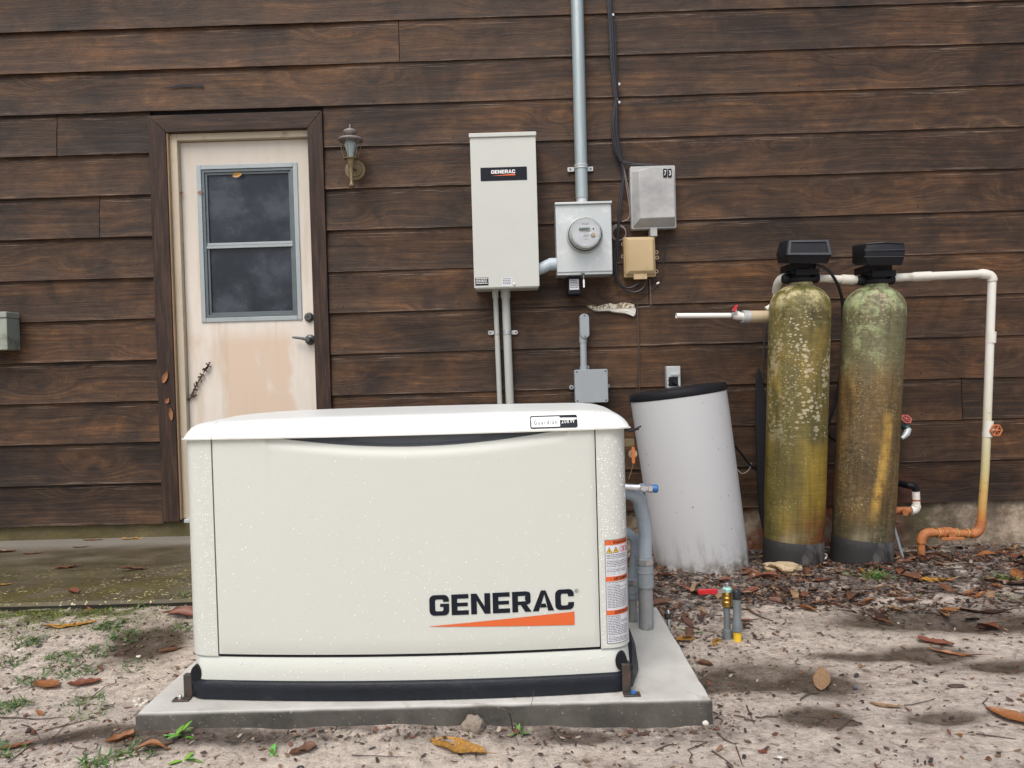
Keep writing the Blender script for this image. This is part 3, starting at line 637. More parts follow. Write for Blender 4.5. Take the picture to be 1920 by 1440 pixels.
def make_cabinet():
    zs = [SEAMZ+.004, SEAMZ+.006, .5, .79]; ol = outline()
    mb = MB(); rings = []
    def pin(p, k):
        x, y = p; cxx, cyy = GC, GY+GD/2; return (x+(cxx-x)*k, y+(cyy-y)*k)
    # recess the middle of the front so that the panel has a real gap round it
    def cut(p, z):
        x, y = p
        if PXL-.0035 < x < PXR+.0035 and y < GY+.1: return (x, y+.055, z)
        return (x, y, z)
    extra = []
    for p in ol: extra.append(p)
    rr = []
    for p in ol:
        rr.append(p)
    # insert exact edges of the panel opening
    out = []
    for a, b in zip(rr, rr[1:]+rr[:1]):
        out.append((a[0], a[1]+(.055 if (PXL-.003 < a[0] < PXR+.003 and a[1] < GY+.1) else 0)))
        for e in ((PXL-.003), (PXR+.003)):
            if a[0] < e <= b[0] and a[1] < GY+.1:
                yy = fy(e)
                out += [(e, yy), (e, yy+.055)] if e < GC else [(e, yy+.055), (e, yy)]
    rings = [[(x, y+(.006 if z == zs[0] else 0)*0, z) for x, y in out] for z in zs]
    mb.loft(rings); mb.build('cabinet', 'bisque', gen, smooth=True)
make_cabinet()
SC0, SC1 = W(500, 835, 2.08).x, W(1065, 812, 2.08).x; SCM = (SC0+SC1)/2
LZ = .787   # underside of the lid
def scoop(x):   # lower rim of the hand-hold opening at the top of the panel
    u = (x-SCM)/((SC1-SC0)/2)
    return LZ-.035*(1-u*u)**1.15-.001 if abs(u) < 1 else LZ+.01
def make_panel():
    mb = MB(); nx, nz = 120, 40; z0, z1 = SEAMZ+.0085, LZ+.006; vs = []
    for j in range(nz+1):
        for i in range(nx+1):
            x = PXL+(PXR-PXL)*i/nx; top = min(z1, scoop(x)); t = j/nz; t = 1-(1-t)**1.6
            z = z0+(top-z0)*t; e = min(x-PXL, PXR-x, z-z0); ry = .004*(1-min(1, e/.004))**2
            lip = 0.0
            if scoop(x) < z1: lip = .008*sst(.030, 0, top-z)
            vs.append((x, fy(x)-.0015+ry+lip, z))
    b = len(vs)
    fs = [(j*(nx+1)+i, j*(nx+1)+i+1, (j+1)*(nx+1)+i+1, (j+1)*(nx+1)+i) for j in range(nz) for i in range(nx)]
    per = [i for i in range(nx+1)]+[j*(nx+1)+nx for j in range(1, nz+1)]+[nz*(nx+1)+i for i in range(nx-1, -1, -1)]+[j*(nx+1) for j in range(nz-1, 0, -1)]
    for k in per: vs.append((vs[k][0], vs[k][1]+.013, vs[k][2]))
    m_ = len(per); fs += [(per[k], per[(k+1) % m_], b+(k+1) % m_, b+k) for k in range(m_)]
    mb.add(vs, fs); p = mb.build('front_panel', 'bisque', gen, smooth=True)
    # recess behind the opening
    v = MB(); n = 60; rings = []
    for i in range(n+1):
        x = SC0+(SC1-SC0)*i/n; s0 = scoop(x)-.004; dd = min(1, (LZ-s0)/.03)
        rings.append([(x, fy(x)+.010, s0), (x, fy(x)+.010+.022*dd, s0+.012*dd), (x, fy(x)+.012+.034*dd, LZ+.012)])
    v.loft(rings, cap=False, closed=False); v.build('air_vent', 'vent', gen, smooth=True)
    return p
panel = make_panel()
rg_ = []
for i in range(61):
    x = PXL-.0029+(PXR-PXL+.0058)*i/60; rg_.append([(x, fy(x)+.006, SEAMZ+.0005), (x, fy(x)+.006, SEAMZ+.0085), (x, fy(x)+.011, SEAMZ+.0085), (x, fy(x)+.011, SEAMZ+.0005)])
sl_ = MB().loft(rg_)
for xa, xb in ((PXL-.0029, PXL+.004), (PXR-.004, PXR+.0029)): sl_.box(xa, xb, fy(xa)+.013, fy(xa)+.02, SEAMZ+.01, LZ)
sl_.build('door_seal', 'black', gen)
# lower skirt (bisque) and black base
def skirt(z):
    t = (z-PZ)/(SEAMZ-PZ); return .004+.008*(1-t)
rings = []
for z in (PZ+.03, PZ+.07, SEAMZ-.006, SEAMZ, SEAMZ+.003):
    e = -.004+.006*(SEAMZ-z)/.1 if z > PZ+.04 else .0
    rings.append([(x, y, z) for x, y in outline(e if z < SEAMZ else -.008)])
MB().loft(rings).build('skirt', 'bisque', gen, smooth=True)
rings = []
for z, e in ((PZ+.0015, .004), (PZ+.004, .010), (PZ+.03, .012), (PZ+.046, .010), (PZ+.052, .004), (PZ+.053, -.004)):
    rings.append([(x, y, z) for x, y in outline(e, .07)])
bt = MB().loft(rings)
# the tray rises at the right flank
xr = GX1
rs = []
for y, h, o_ in ((GY+.04, .045, .012), (GY+.07, .060, .022), (GY+.11, .085, .034), (GY+.16, .105, .040), (GY+.55, .11, .040)):
    rs.append([(xr-.03, y, PZ+.01), (xr+o_-.004, y, PZ+.002), (xr+o_, y, PZ+.010), (xr+o_*.85, y, PZ+h*.6), (xr+o_*.5, y, PZ+h), (xr-.03, y, PZ+h)])
bt.loft(rs)
bt.build('base_tray', 'base', gen, smooth=True)
# lid
def make_lid():
    ov = .008; x0, x1 = GX0+.002, GX1+ov+.004
    def prof(x):   # height of the roof line over x, and end taper
        u = (x-x0)/(x1-x0)
        top = .833+.005*math.sin(math.pi*u)
        def cut(d, tab):
            for (a, p), (b, q) in zip(tab, tab[1:]):
                if d <= b: return p+(q-p)*(d-a)/(b-a)
            return 0.0
        top -= cut(x-x0, [(0, .046), (.006, .032), (.014, .019), (.03, .009), (.055, .005), (.13, .002), (.22, 0)])
        top -= cut(x1-x, [(0, .046), (.005, .034), (.010, .027), (.022, .017), (.035, .010), (.055, .0045), (.09, .001), (.13, 0)])
        return top
    xs = [x0, x0+.004, x0+.012, x0+.022, x0+.034, x0+.045, x0+.06, x0+.09, x0+.13, x0+.17]+[x0+.17+(x1-x0-.29)*i/36 for i in range(1, 37)]+[x1-.12+.012*i for i in range(1, 9)]+[x1-.018, x1-.011, x1-.005, x1]
    rings = []
    for x in xs:
        xc = max(GX0, min(GX1, x)); F = fy(xc)-.012; e = max(0, .03-min(x-x0, x1-x))
        F += e*.6; B = GY+GD+.012; T = prof(x); L = LZ-.004; h = T-L
        pr = [(F+.012, L+.001), (F, L), (F-.001, L+.004), (F+.004, L+h*.28), (F+.014, L+h*.62), (F+.028, L+h*.84), (F+.05, L+h*.95), (F+.09, L+h*.985), (F+.2, T+.001), ((F+B)/2, T+.003), (B-.2, T+.001), (B-.06, L+h*.9), (B-.01, L+h*.4), (B, L), (B-.02, L)]
        rings.append([(x, y, z) for y, z in pr])
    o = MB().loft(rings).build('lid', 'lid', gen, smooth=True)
    # the two seams that run round the lid
    for px in (395, 1118):
        x = W(px, 810, 2.07).x; F = fy(x)-.0135; L = LZ-.004; h = prof(x)-L
        pts = [(x, F, L), (x, F-.0012, L+.004), (x, F+.0038, L+h*.28), (x, F+.0138, L+h*.62), (x, F+.0278, L+h*.835), (x, F+.05, L+h*.945)]
        MB().tube([(a, b+.0014, c) for a, b, c in pts], .0012, 6).build('lid_seam', 'bisque', o)
    return o, prof
lid, lprof = make_lid()
# badge on the lid
def lid_y(x, z):
    L = LZ-.004; h = lprof(x)-L; t = (z-L)/h; F = fy(x)-.012
    k = [(0, 0), (.07, -.001), (.28, .004), (.62, .014), (.84, .028), (.95, .05)]
    for (a, p), (b, q) in zip(k, k[1:]):
        if t <= b: return F+p+(q-p)*(t-a)/(b-a)
    return F+.05
def on_lid(poly, name, mat, off, parent):
    mb = MB(); n = len(poly); a = [(x, lid_y(x, z)-off, z) for x, z in poly]; b = [(x, lid_y(x, z)+.002, z) for x, z in poly]
    mb.add(a+b, [tuple(range(n))]+[((i+1) % n, i, n+i, n+(i+1) % n) for i in range(n)]); return mb.build(name, mat, parent)
bl, br = W(994, 793, 2.05), W(1083, 791, 2.05); bz0, bz1 = bl.z-.0145, bl.z+.0175
badge = on_lid(rrect(bl.x, br.x, bz0, bz1, .005), 'badge', 'ink', .003, gen)
xm = W(1050, 792, 2.05).x
on_lid(rrect(bl.x+.003, xm, bz0+.003, bz1-.003, .002), 'badge_field', 'white', .0042, badge)
mb = MB(); put_text(mb, 'Guardian', bl.x+.010, bz0+.010, .011, xm-bl.x-.018, yfn=lambda X, Z: lid_y(X, Z)-.0052, space=1.5); mb.build('lettering', 'ink', badge, fix=False)
mb = MB(); put_text(mb, '20kW', xm+.004, bz0+.011, .0125, br.x-xm-.011, yfn=lambda X, Z: lid_y(X, Z)-.0040, bold=0.0, space=1.15); mb.build('lettering', 'white', badge, fix=False)
# big logo
pl, pr_ = W(806, 1154, 2.05), W(1077, 1144, 2.05); h = .0555
ly = lambda X, Z: fy(X)-.0030
mb = MB(); logo_word(mb, pl.x, pl.z, h, pr_.x-pl.x, ly, (pr_.z-pl.z)/(pr_.x-pl.x)); mb.build('logo_lettering', 'ink', panel, fix=False)
a, b, c = W(806, 1174, 2.05), W(1078, 1173.5, 2.05), W(1078, 1149, 2.05)
mb = MB(); n = 24
vs = []
for i in range(n+1):
    t = i/n; x = a.x+(b.x-a.x)*t; z0 = a.z+(b.z-a.z)*t; z1 = a.z+.001+(c.z-a.z)*t
    vs += [(x, ly(x, 0), z0), (x, ly(x, 0), z1)]
mb.add(vs, [(2*i, 2*i+2, 2*i+3, 2*i+1) for i in range(n)]); mb.build('logo_stripe', 'orange', panel, fix=False)
mb = MB(); r0 = W(1081.5, 1109.5, 2.05); th = [2*math.pi*i/20 for i in range(20)]
vs = [(r0.x+rr_*math.cos(t), fy(r0.x)-.003, r0.z+rr_*math.sin(t)) for rr_ in (.0052, .0043) for t in th]; mb.add(vs, [(i, (i+1) % 20, 20+(i+1) % 20, 20+i) for i in range(20)])
put_text(mb, 'R', r0.x-.002, r0.z-.0025, .005, .004, yfn=ly); mb.build('registered_mark', 'ink', panel, fix=False)
# warning label wrapped over the right corner
def side_pt(x):   # front surface incl. the rounded corner
    rad = .062; xe = GX1-rad
    if x <= xe: return fy(x)
    dx = min(rad*.999, x-xe); return fy(xe)+rad-math.sqrt(rad*rad-dx*dx)
def wrapgrid(x0, x1, zf0, zf1, off, name, mat, parent, n=14):
    mb = MB(); vs = []
    for i in range(n+1):
        x = x0+(x1-x0)*i/n; vs += [(x, side_pt(x)-off, zf0), (x, side_pt(x)-off, zf1)]
    mb.add(vs, [(2*i, 2*i+2, 2*i+3, 2*i+1) for i in range(n)]); return mb.build(name, mat, parent, fix=False)
la = W(1132.5, 1013, 2.07); lb = W(1139, 1206, 2.07); lx0 = (la.x+lb.x)/2; lx1 = GX1-.0045
wl = wrapgrid(lx0, lx1, lb.z-.001, la.z+.001, .0008, 'warning_label', 'text', gen)
wrapgrid(lx0+.0016, lx1-.001, lb.z+.0006, la.z-.0006, .0014, 'label_field', 'label', wl)
heads = [(1013, 1022, 'WARNING'), (1081, 1090, 'AVERTISSEMENT'), (1144, 1153, 'ADVERTENCIA')]
for y0, y1, wd in heads:
    zt, zb = W(1134, y0, 2.07).z, W(1134, y1, 2.07).z
    hd = wrapgrid(lx0+.001, lx1-.0005, zb, zt, .0022, 'label_header', 'orange', wl)
    mb = MB(); put_text(mb, wd, lx0+.022, zb+.0025, .0085, .042, yfn=lambda X, Z: side_pt(min(X, GX1-.003))-.003, bold=.01)
    put_text(mb, '!', lx0+.013, zb+.0035, .006, .0012, yfn=lambda X, Z: side_pt(X)-.003); mb.build('lettering', 'ink', hd, fix=False)
zt = W(1134, 1037, 2.07).z
for k in range(2):
    cx = lx0+.012+.0185*k; tri = [(cx-.0085, zt), (cx+.0085, zt), (cx, zt+.0165)]
    sg = MB().add([(x, side_pt(x)-.0026, z) for x, z in tri], [(0, 1, 2)]).build('hazard_triangle', 'ink', wl, fix=False)
    t2 = [(cx-.0066, zt+.0012), (cx+.0066, zt+.0012), (cx, zt+.0142)]; MB().add([(x, side_pt(x)-.0032, z) for x, z in t2], [(0, 1, 2)]).build('triangle_field', 'yellow', sg, fix=False)
    zz = zt+.002; bolt = [(cx+.001, zz+.009), (cx-.0022, zz+.004), (cx-.0002, zz+.004), (cx-.001, zz), (cx+.0022, zz+.005), (cx+.0002, zz+.005)]
    MB().add([(x, side_pt(x)-.0038, z) for x, z in bolt], [tuple(range(6))]).build('triangle_symbol', 'ink', sg, fix=False)
for k in range(2):
    cx = min(lx0+.048+.0135*k, lx1-.007); mb = MB(); rr_ = (.0068, .0054) if k == 0 else (.0060, .0048)
    vs = [(cx+q*math.cos(t), side_pt(min(GX1-.003, cx+q*math.cos(t)))-.0028, zt+.0085+q*1.15*math.sin(t)) for q in rr_ for t in th]
    mb.add(vs, [(i, (i+1) % 20, 20+(i+1) % 20, 20+i) for i in range(20)])
    for dz in (-.0025, .0, .003): mb.add([(cx-.003, side_pt(cx)-.0028, zt+.0085+dz), (cx+.003, side_pt(min(GX1-.003, cx+.003))-.0028, zt+.0085+dz), (cx+.003, side_pt(min(GX1-.003, cx+.003))-.0028, zt+.0092+dz), (cx-.003, side_pt(cx)-.0028, zt+.0092+dz)], [(0, 1, 2, 3)])
    mb.build('prohibition_symbol', 'red', wl, fix=False)
mb = MB(); rr = random.Random(5)
for y0, y1 in ((1041, 1079), (1093, 1142), (1156, 1204)):
    y = y0
    while y < y1:
        z = W(1134, y, 2.07).z; x = lx0+.004; xe = lx1-.004-(rr.random() < .2)*.02
        rule = rr.random() < .14
        while x < xe:
            L = (.06 if rule else rr.uniform(.003, .012)); x2 = min(x+L, xe); hh = .0006 if rule else .0016; k = 3; vs = []
            for i in range(k+1):
                X = x+(x2-x)*i/k; vs += [(X, side_pt(X)-.0022, z), (X, side_pt(X)-.0022, z+hh)]
            mb.add(vs, [(2*i, 2*i+2, 2*i+3, 2*i+1) for i in range(k)]); x = x2+.0016
        y += 3.1
mb.build('fine_print', 'text', wl, fix=False)
# lifting holes with hold-down brackets and bolts
for px, py, side in ((375, 1256, -1), (1164, 1237, 1)):
    p = W(px, py, 2.08 if side > 0 else 2.12); yF = side_pt(p.x) if side > 0 else fy(GX0+.062)+.062-math.sqrt(max(0, .062**2-max(0, GX0+.062-p.x)**2))
    mb = MB(); rad = .020 if side > 0 else .018; pts = [(p.x+rad*math.cos(t)*.8, p.z+rad*1.25*math.sin(t)) for t in th]
    mb.prism(pts, yF-.010, yF+.02); mb.build('lifting_hole', 'black', gen)
    q = W(px+(8 if side > 0 else -13), py+22, 2.08 if side > 0 else 2.13); bx = q.x; z1 = p.z-.004; by = yF-.018 if side > 0 else yF-.004
    br_ = MB(); wv = .0115
    br_.box(bx-wv, bx+wv, by-.004, by, PZ+.004, z1); br_.box(bx-wv, bx+wv, by, yF+.01, z1-.004, z1)
    fx = 1 if side > 0 else -1
    br_.box(bx-wv if side > 0 else bx-.034, bx+.034 if side > 0 else bx+wv, by-.03, by-.0045, PZ+.0012, PZ+.0052)
    bk = br_.build('hold_down_bracket', 'bracket', gen, bevel=.0012)
    MB().lathe((bx+fx*.016, by-.016, PZ+.0052), [(.008, 0), (.008, .002), (.0055, .0022), (.0055, .007), (.003, .009)], 6).build('anchor_bolt', 'blue' if side > 0 else 'metal', bk)
# padlock plate and hanging tag on the right flank
p = W(1181, 827, 2.35); mb = MB(); mb.box(GX1+.0, p.x+.006, 2.30, 2.305, p.z-.012, p.z+.012); lk_ = mb.build('lock_hasp', 'brass', gen, bevel=.001)
p = W(1187, 850, 2.30); mb = MB(); mb.prism(rrect(p.x-.0045, p.x+.0045, p.z-.030, p.z+.020, .004), 2.295, 2.299); mb.build('orange_tag', 'tag', gen)
mb = MB(); mb.lathe((p.x+.0, 2.303, p.z-.002), [(.013, 0), (.013, .006), (.011, .008)], 16, (0, 1, 0)); mb.tube(spline([(p.x, 2.30, p.z-.03), (p.x-.004, 2.31, p.z-.05), (p.x-.012, 2.32, p.z-.08)]), .0008, 5); mb.build('tag_disc', 'beige', gen)
p0, p1, p2 = W(1176, 809, 2.35), W(1198, 803, 2.35), W(1202, 799, 2.35)
MB().tube([p0, p1], .0042, 8).tube([p1-Vector((.008, 0, 0)), p2], .003, 6).build('rubber_latch', 'black', gen)
# plate where the cables enter
p = W(1180, 952, 2.4); MB().box(GX1-.01, GX1+.022, 2.36, 2.50, p.z-.02, p.z+.02).build('cable_entry_box', 'box', gen, bevel=.003)
# droplets
def drops():
    mb = MB(); rr = random.Random(11); n1 = 0
    def one(x, z, y, r, nx=0):
        vs = [(x, y-r*.85, z)]
        for k, (q, hh) in enumerate(((.72, .55), (1.0, .0))):
            vs += [(x+q*r*math.cos(R(60*j)), y-r*hh*.85, z+q*r*1.15*math.sin(R(60*j))-(.15*r)) for j in range(6)]
        fs = [(0, 1+j, 1+(j+1) % 6) for j in range(6)]+[(1+j, 7+j, 7+(j+1) % 6, 1+(j+1) % 6) for j in range(6)]
        mb.add(vs, fs)
    for _ in range(1500):
        x = rr.uniform(PXL+.01, PXR-.01); z = rr.uniform(SEAMZ+.01, LZ-.06)
        k = .45+.9*noise.noise(Vector((x*3.5, z*4, 2)))+.25*math.sin(z*5)
        if rr.random() > k*.75: continue
        r = rr.choice([.0006, .0008, .0010]) if rr.random() < .86 else rr.uniform(.0012, .0017)
        one(x, z, fy(x)-.0015, r)
    for _ in range(900):
        left = rr.random() < .5
        x = rr.uniform(GX0+.006, PXL-.006) if left else rr.uniform(PXR+.006, GX1-.006); z = rr.uniform(SEAMZ+.01, LZ-.03)
        if not left and z < la.z+.004 and z > lb.z-.004 and x > lx0-.003: continue
        xx = x if not left else 2*GC-x; y = side_pt(xx)+(fy(x)-fy(xx) if left else 0); one(x, z, y, rr.choice([.0009, .0012, .0015]))
    for _ in range(140):
        x = rr.uniform(GX0+.07, GX1-.07); z = rr.uniform(PZ+.06, SEAMZ-.01); one(x, z, fy(x)+.001, rr.uniform(.0008, .0015))
    o = mb.build('water_drops', 'drop', gen, smooth=True, fix=False); o['kind'] = 'stuff'
drops()

# ------------------------------------------------------------------ things on the wall
def box_on_wall(parent, name, mat, px0, py0, px1, py1, yf, bevel=.003, yb=WY+.01):
    pm = W((px0+px1)/2, (py0+py1)/2, yf); a = W(px0, (py0+py1)/2, yf).x; b = W(px1, (py0+py1)/2, yf).x; zt = W((px0+px1)/2, py0, yf).z; zb = W((px0+px1)/2, py1, yf).z
    o = MB().box(a, b, yf, yb, zb, zt).build(name, mat, parent, bevel=bevel); return a, b, zb, zt, o
# transfer switch
t = thing('transfer_switch', W(950, 540, WY), 'tall pale grey switch cabinet with a black and orange name strip, right of the lantern', 'electrical box')
yf = 3.935; x0, x1, z0, z1, bo = box_on_wall(t, 'enclosure', 'box', 887, 256, 1006, 541, yf+.006)
x0 -= .004
MB().box(x0-.001, x1+.005, yf, yf+.0055, z0+.006, z1-.004).build('cover', 'box', t, bevel=.002)
MB().box(x0-.006, x1+.009, yf-.008, WY, z1-.004+.0005, z1+.018).build('rain_hood', 'box', t, bevel=.003)
a = W(901, 327, yf); b = W(988, 325, yf); npz = (a.z+b.z)/2
np_ = MB().prism(rrect(a.x, b.x, npz-.034, npz+.034, .002), yf-.0015, yf+.001).build('nameplate', 'ink', t)
lw = W(921, 326, yf).x; rw = W(966, 326, yf).x
mb = MB(); logo_word(mb, lw, npz+.002, .018, rw-lw, lambda X, Z: yf-.0023); mb.build('lettering', 'white', np_, fix=False)
mb = MB().add([(lw, yf-.0023, npz-.009), (rw, yf-.0023, npz-.009), (rw, yf-.0023, npz-.0005)], [(0, 1, 2)]); mb.build('stripe', 'orange', np_, fix=False)
def sticker(px0, py0, px1, py1, yf, mat, tmat, parent, name='label_sticker', lines=4, bold=False):
    a, b = W(px0, py0, yf), W(px1, py1, yf); s_ = MB().box(a.x, b.x, yf-.001, yf+.001, b.z, a.z).build(name, mat, parent)
    mb = MB(); rr = random.Random(px0); hh = (a.z-b.z)/(lines+1)
    for i in range(lines):
        z = a.z-hh*(i+.85); x = a.x+.004
        while x < b.x-.006:
            L = rr.uniform(.004, .014); x2 = min(x+L, b.x-.004); mb.add([(x, yf-.0016, z), (x2, yf-.0016, z), (x2, yf-.0016, z+hh*.45), (x, yf-.0016, z+hh*.45)], [(0, 1, 2, 3)]); x = x2+.002
    mb.build('fine_print', tmat, s_, fix=False); return s_
sticker(891, 521, 916, 535, yf, 'ink', 'white', t); sticker(941, 521, 960, 536, yf, 'label', 'text', t)
MB().lathe(W(964, 533, yf), [(.006, 0), (.006, .004), (.003, .005)], 10, (0, -1, 0)).build('cover_screw', 'metal', t)
# two conduits below it
for (px0, py0, px1, py1, r, lab, sgn) in ((928.5, 541, 938, 775, .0135, 'thinner of the two grey conduits running down below the tall switch cabinet', -1), (947.5, 541, 957, 775, .0215, 'thicker of the two grey conduits running down below the tall switch cabinet', 1)):
    yc = WY-.012-r; a = W(px0, py0, yc); b = W(px1, py1, yc); d_ = (b-a); bot = a+d_*((a.z-.12)/(a.z-b.z)); c_ = thing('conduit', bot, lab, 'conduit')
    MB().tube([a, bot], r, 20).build('pipe', 'pipegrey', c_, smooth=True)
    MB().tube([a, a+d_.normalized()*.05], r+.004, 20).build('connector', 'pipegrey', c_, smooth=True)
    s_ = a+d_*((623-py0)/(py1-py0)); k = MB().tube([s_-Vector((0, 0, .011)), s_+Vector((0, 0, .011))], r+.0025, 20)
    ex = s_.x+sgn*(r+.002); e2 = s_.x+sgn*(r+.034)
    k.prism(rrect(min(ex, e2), max(ex, e2), s_.z-.011, s_.z+.011, .008), WY-.008, WY-.003); kk = k.build('strap', 'metal', c_, smooth=True)
    MB().lathe((ex+sgn*.022, WY-.008, s_.z), [(.005, 0), (.005, .003), (.002, .004)], 8, (0, -1, 0)).build('screw', 'darkmetal', kk)
# meter socket
yf = 3.94; t = thing('electric_meter_box', W(1095, 513, WY), 'square galvanised meter box with round glass meter under the steel mast', 'meter box')
x0, x1, z0, z1, bo = box_on_wall(t, 'enclosure', 'galv', 1043, 383, 1147, 515, yf+.006, .002)
MB().box(x0, x1, yf, yf+.0055, z0+.014, z1-.002).build('cover', 'galv', t, bevel=.003)
MB().box(x0-.003, x1+.004, yf-.012, WY, z1-.0015, z1+.010).build('rain_hood', 'galv', t, bevel=.002)
c = W(1096, 441, yf)
mt = MB().lathe(c, [(.094, -.002), (.094, .004), (.088, .012), (.086, .02)], 48, (0, -1, 0)).build('meter_ring', 'galv', t, smooth=True)
MB().lathe(c, [(.0855, .018), (.0855, .026), (.080, .030), (.079, .034)], 48, (0, -1, 0)).build('dark_gasket', 'darkmetal', t, smooth=True)
mo = MB().lathe(c, [(.080, .03), (.080, .04), (.0745, .044), (.0745, .075)], 48, (0, -1, 0)).build('meter_body', 'box', t, smooth=True)
fc = c+Vector((0, -.076, 0)); MB().lathe(fc, [(.066, 0), (.066, .002)], 40, (0, -1, 0)).build('meter_face', 'face', t)
lc = MB().box(fc.x-.035, fc.x+.020, fc.y-.0045, fc.y-.001, fc.z+.008, fc.z+.024).build('display', 'lcd', t)
mb = MB(); put_text(mb, '1425', fc.x-.030, fc.z+.010, .010, .038, y=fc.y-.0052); mb.build('digits', 'ink', lc, fix=False)
mb = MB(); rr = random.Random(2)
for zz, w_ in ((.044, .035), (.038, .03), (.002, .05), (-.009, .02), (-.015, .024), (-.021, .016), (-.034, .02)):
    x = fc.x-w_*.6
    while x < fc.x+w_*.5: L = rr.uniform(.002, .007); mb.add([(x, fc.y-.0026, fc.z+zz), (x+L, fc.y-.0026, fc.z+zz), (x+L, fc.y-.0026, fc.z+zz+.002), (x, fc.y-.0026, fc.z+zz+.002)], [(0, 1, 2, 3)]); x += L+.0015
mb.build('fine_print', 'text', t, fix=False)
MB().lathe(fc+Vector((.034, -.001, -.014)), [(.0095, 0), (.0095, .008), (.007, .010)], 16, (0, -1, 0)).build('optical_port', 'beige', t, smooth=True)
MB().lathe(fc+Vector((.037, -.001, .016)), [(.004, 0), (.004, .003)], 12, (0, -1, 0)).build('sensor', 'ink', t)
MB().lathe(c, [(.079, .034), (.078, .06), (.073, .098), (.066, .108), (.04, .113), (.001, .1145)], 48, (0, -1, 0), cap=False).build('glass_dome', 'mglass', t, smooth=True)
mb = MB(); q = W(1094, 514, yf); mb.tube([q, q+Vector((0, -.004, -.03))], .0015, 6); mb.build('seal_wire', 'metal', t)
mb = MB(); mb.box(q.x-.004, q.x+.004, q.y-.008, q.y-.002, q.z-.068, q.z-.028); mb.build('seal_tag', 'white', t)
MB().box(q.x-.012, q.x+.006, yf-.006, yf-.0005, q.z-.004, q.z+.005).build('latch', 'darkmetal', t)
# elbow connector between the two boxes
e = thing('conduit_elbow', W(1028, 500, 4.0), 'short pale blue bent conduit joining switch cabinet to meter box', 'conduit')
a, b, c_, d_ = W(1002, 506, 3.995), W(1018, 502, 3.995), W(1030, 496, 3.995), W(1046, 495, 3.995)
MB().tube([a, W(1011, 505, 3.995), b, c_, W(1036, 495, 3.995), d_], .030, 20).build('elbow', 'pvcblue', e, smooth=True); MB().tube([W(1029, 496, 3.995), W(1033, 495.4, 3.995), d_], .0325, 20).build('collar', 'pvcblue', e, smooth=True)
# mast
t = thing('service_mast', W(1091, 378, 4.03), 'tall galvanised steel mast pipe rising from the meter box', 'mast pipe')
a, b = W(1091, 372, 4.03), W(1082, 0, 4.03); dd = (b-a); top = a+dd*1.9
MB().tube([a, top], .0325, 28).build('pipe', 'mast', t, smooth=True)
MB().tube([W(1091.3, 381, 4.03), W(1091, 371, 4.03)], .029, 24).build('hub', 'galv', t, smooth=True)
s_ = W(1089.5, 313, 4.03); k = MB().tube([s_-Vector((0, 0, .010)), s_-Vector((0, 0, .003))], .0365, 24).tube([s_+Vector((0, 0, .003)), s_+Vector((0, 0, .010))], .0365, 24).tube([s_-Vector((0, 0, .003)), s_+Vector((0, 0, .003))], .034, 24)
k.prism(rrect(s_.x-.068, s_.x-.033, s_.z-.013, s_.z+.010, .004), WY-.012, WY-.004).prism(rrect(s_.x+.033, s_.x+.066, s_.z-.013, s_.z+.010, .004), WY-.012, WY-.004)
kk = k.build('clamp', 'galv', t, smooth=True)
for s2 in (-1, 1): MB().lathe((s_.x+s2*.054, WY-.012, s_.z-.001), [(.005, 0), (.005, .004)], 8, (0, -1, 0)).build('bolt', 'darkmetal', kk)
# small black surge device
t = thing('surge_arrester', W(1077, 552, 4.03), 'small black device with a pale sticker hanging under the meter box', 'electrical device')
yf = 3.99; x0, x1, z0, z1, bo = box_on_wall(t, 'case', 'black', 1064, 514, 1089, 552, yf, .004, WY-.001)
sticker(1067.5, 524, 1085.5, 543, yf, 'label', 'text', t, lines=5)
# phone box
t = thing('utility_enclosure', W(1225, 429, WY), 'weathered grey plastic cover with a curved top edge, right of the black cables', 'utility box')
yf = 3.985
x0, x1 = W(1183, 370, 4.03).x, W(1267.5, 370, 4.03).x; z0, z1 = W(1225, 428.5, 4.03).z, W(1225, 310.5, 4.03).z
MB().prism(rrect(x0, x1, z0, z1, .008), 4.035, WY+.004).build('back_flange', 'phone', t, bevel=.002)
arch = lambda u: .012*(1-(2*u-1)**2)
o_ = [(x0+.006, z0+.008), (x1-.007, z0+.008)]+[(x1-.007-(x1-x0-.013)*i/10, z1-.026+.020*(1-(1-2*i/10)**2)*.9+.004*(i < 1)) for i in range(11)]
i_ = [(x0+.038, z0+.046), (x1-.016, z0+.048)]+[(x1-.016-(x1-x0-.054)*i/10, z1-.036+.020*(1-(1-2*i/10)**2)*.9) for i in range(11)]
MB().loft([[(x, 4.0345, z) for x, z in o_], [(x, yf, z) for x, z in i_]]).build('cover', 'phone', t, bevel=.003)
yb = 4.02; q = W(1226, 435, yb); MB().box(q.x-.018, q.x+.018, yb, WY, q.z-.022, q.z+.024).build('latch', 'phone', t, bevel=.002)
for k, (px, ch) in enumerate(((1247, '7'), (1255.6, '3'))):
    q = W(px, 324.5, yf-.001); tg = MB().prism(rrect(q.x-.0098, q.x+.0098, q.z-.022, q.z+.022, .004), yf-.004, yf+.012).build('number_tag', 'ink', t)
    mb = MB(); put_text(mb, ch, q.x-.005, q.z-.013, .026, .010, y=yf-.0048, bold=.01); mb.build('digit', 'white', tg, fix=False)
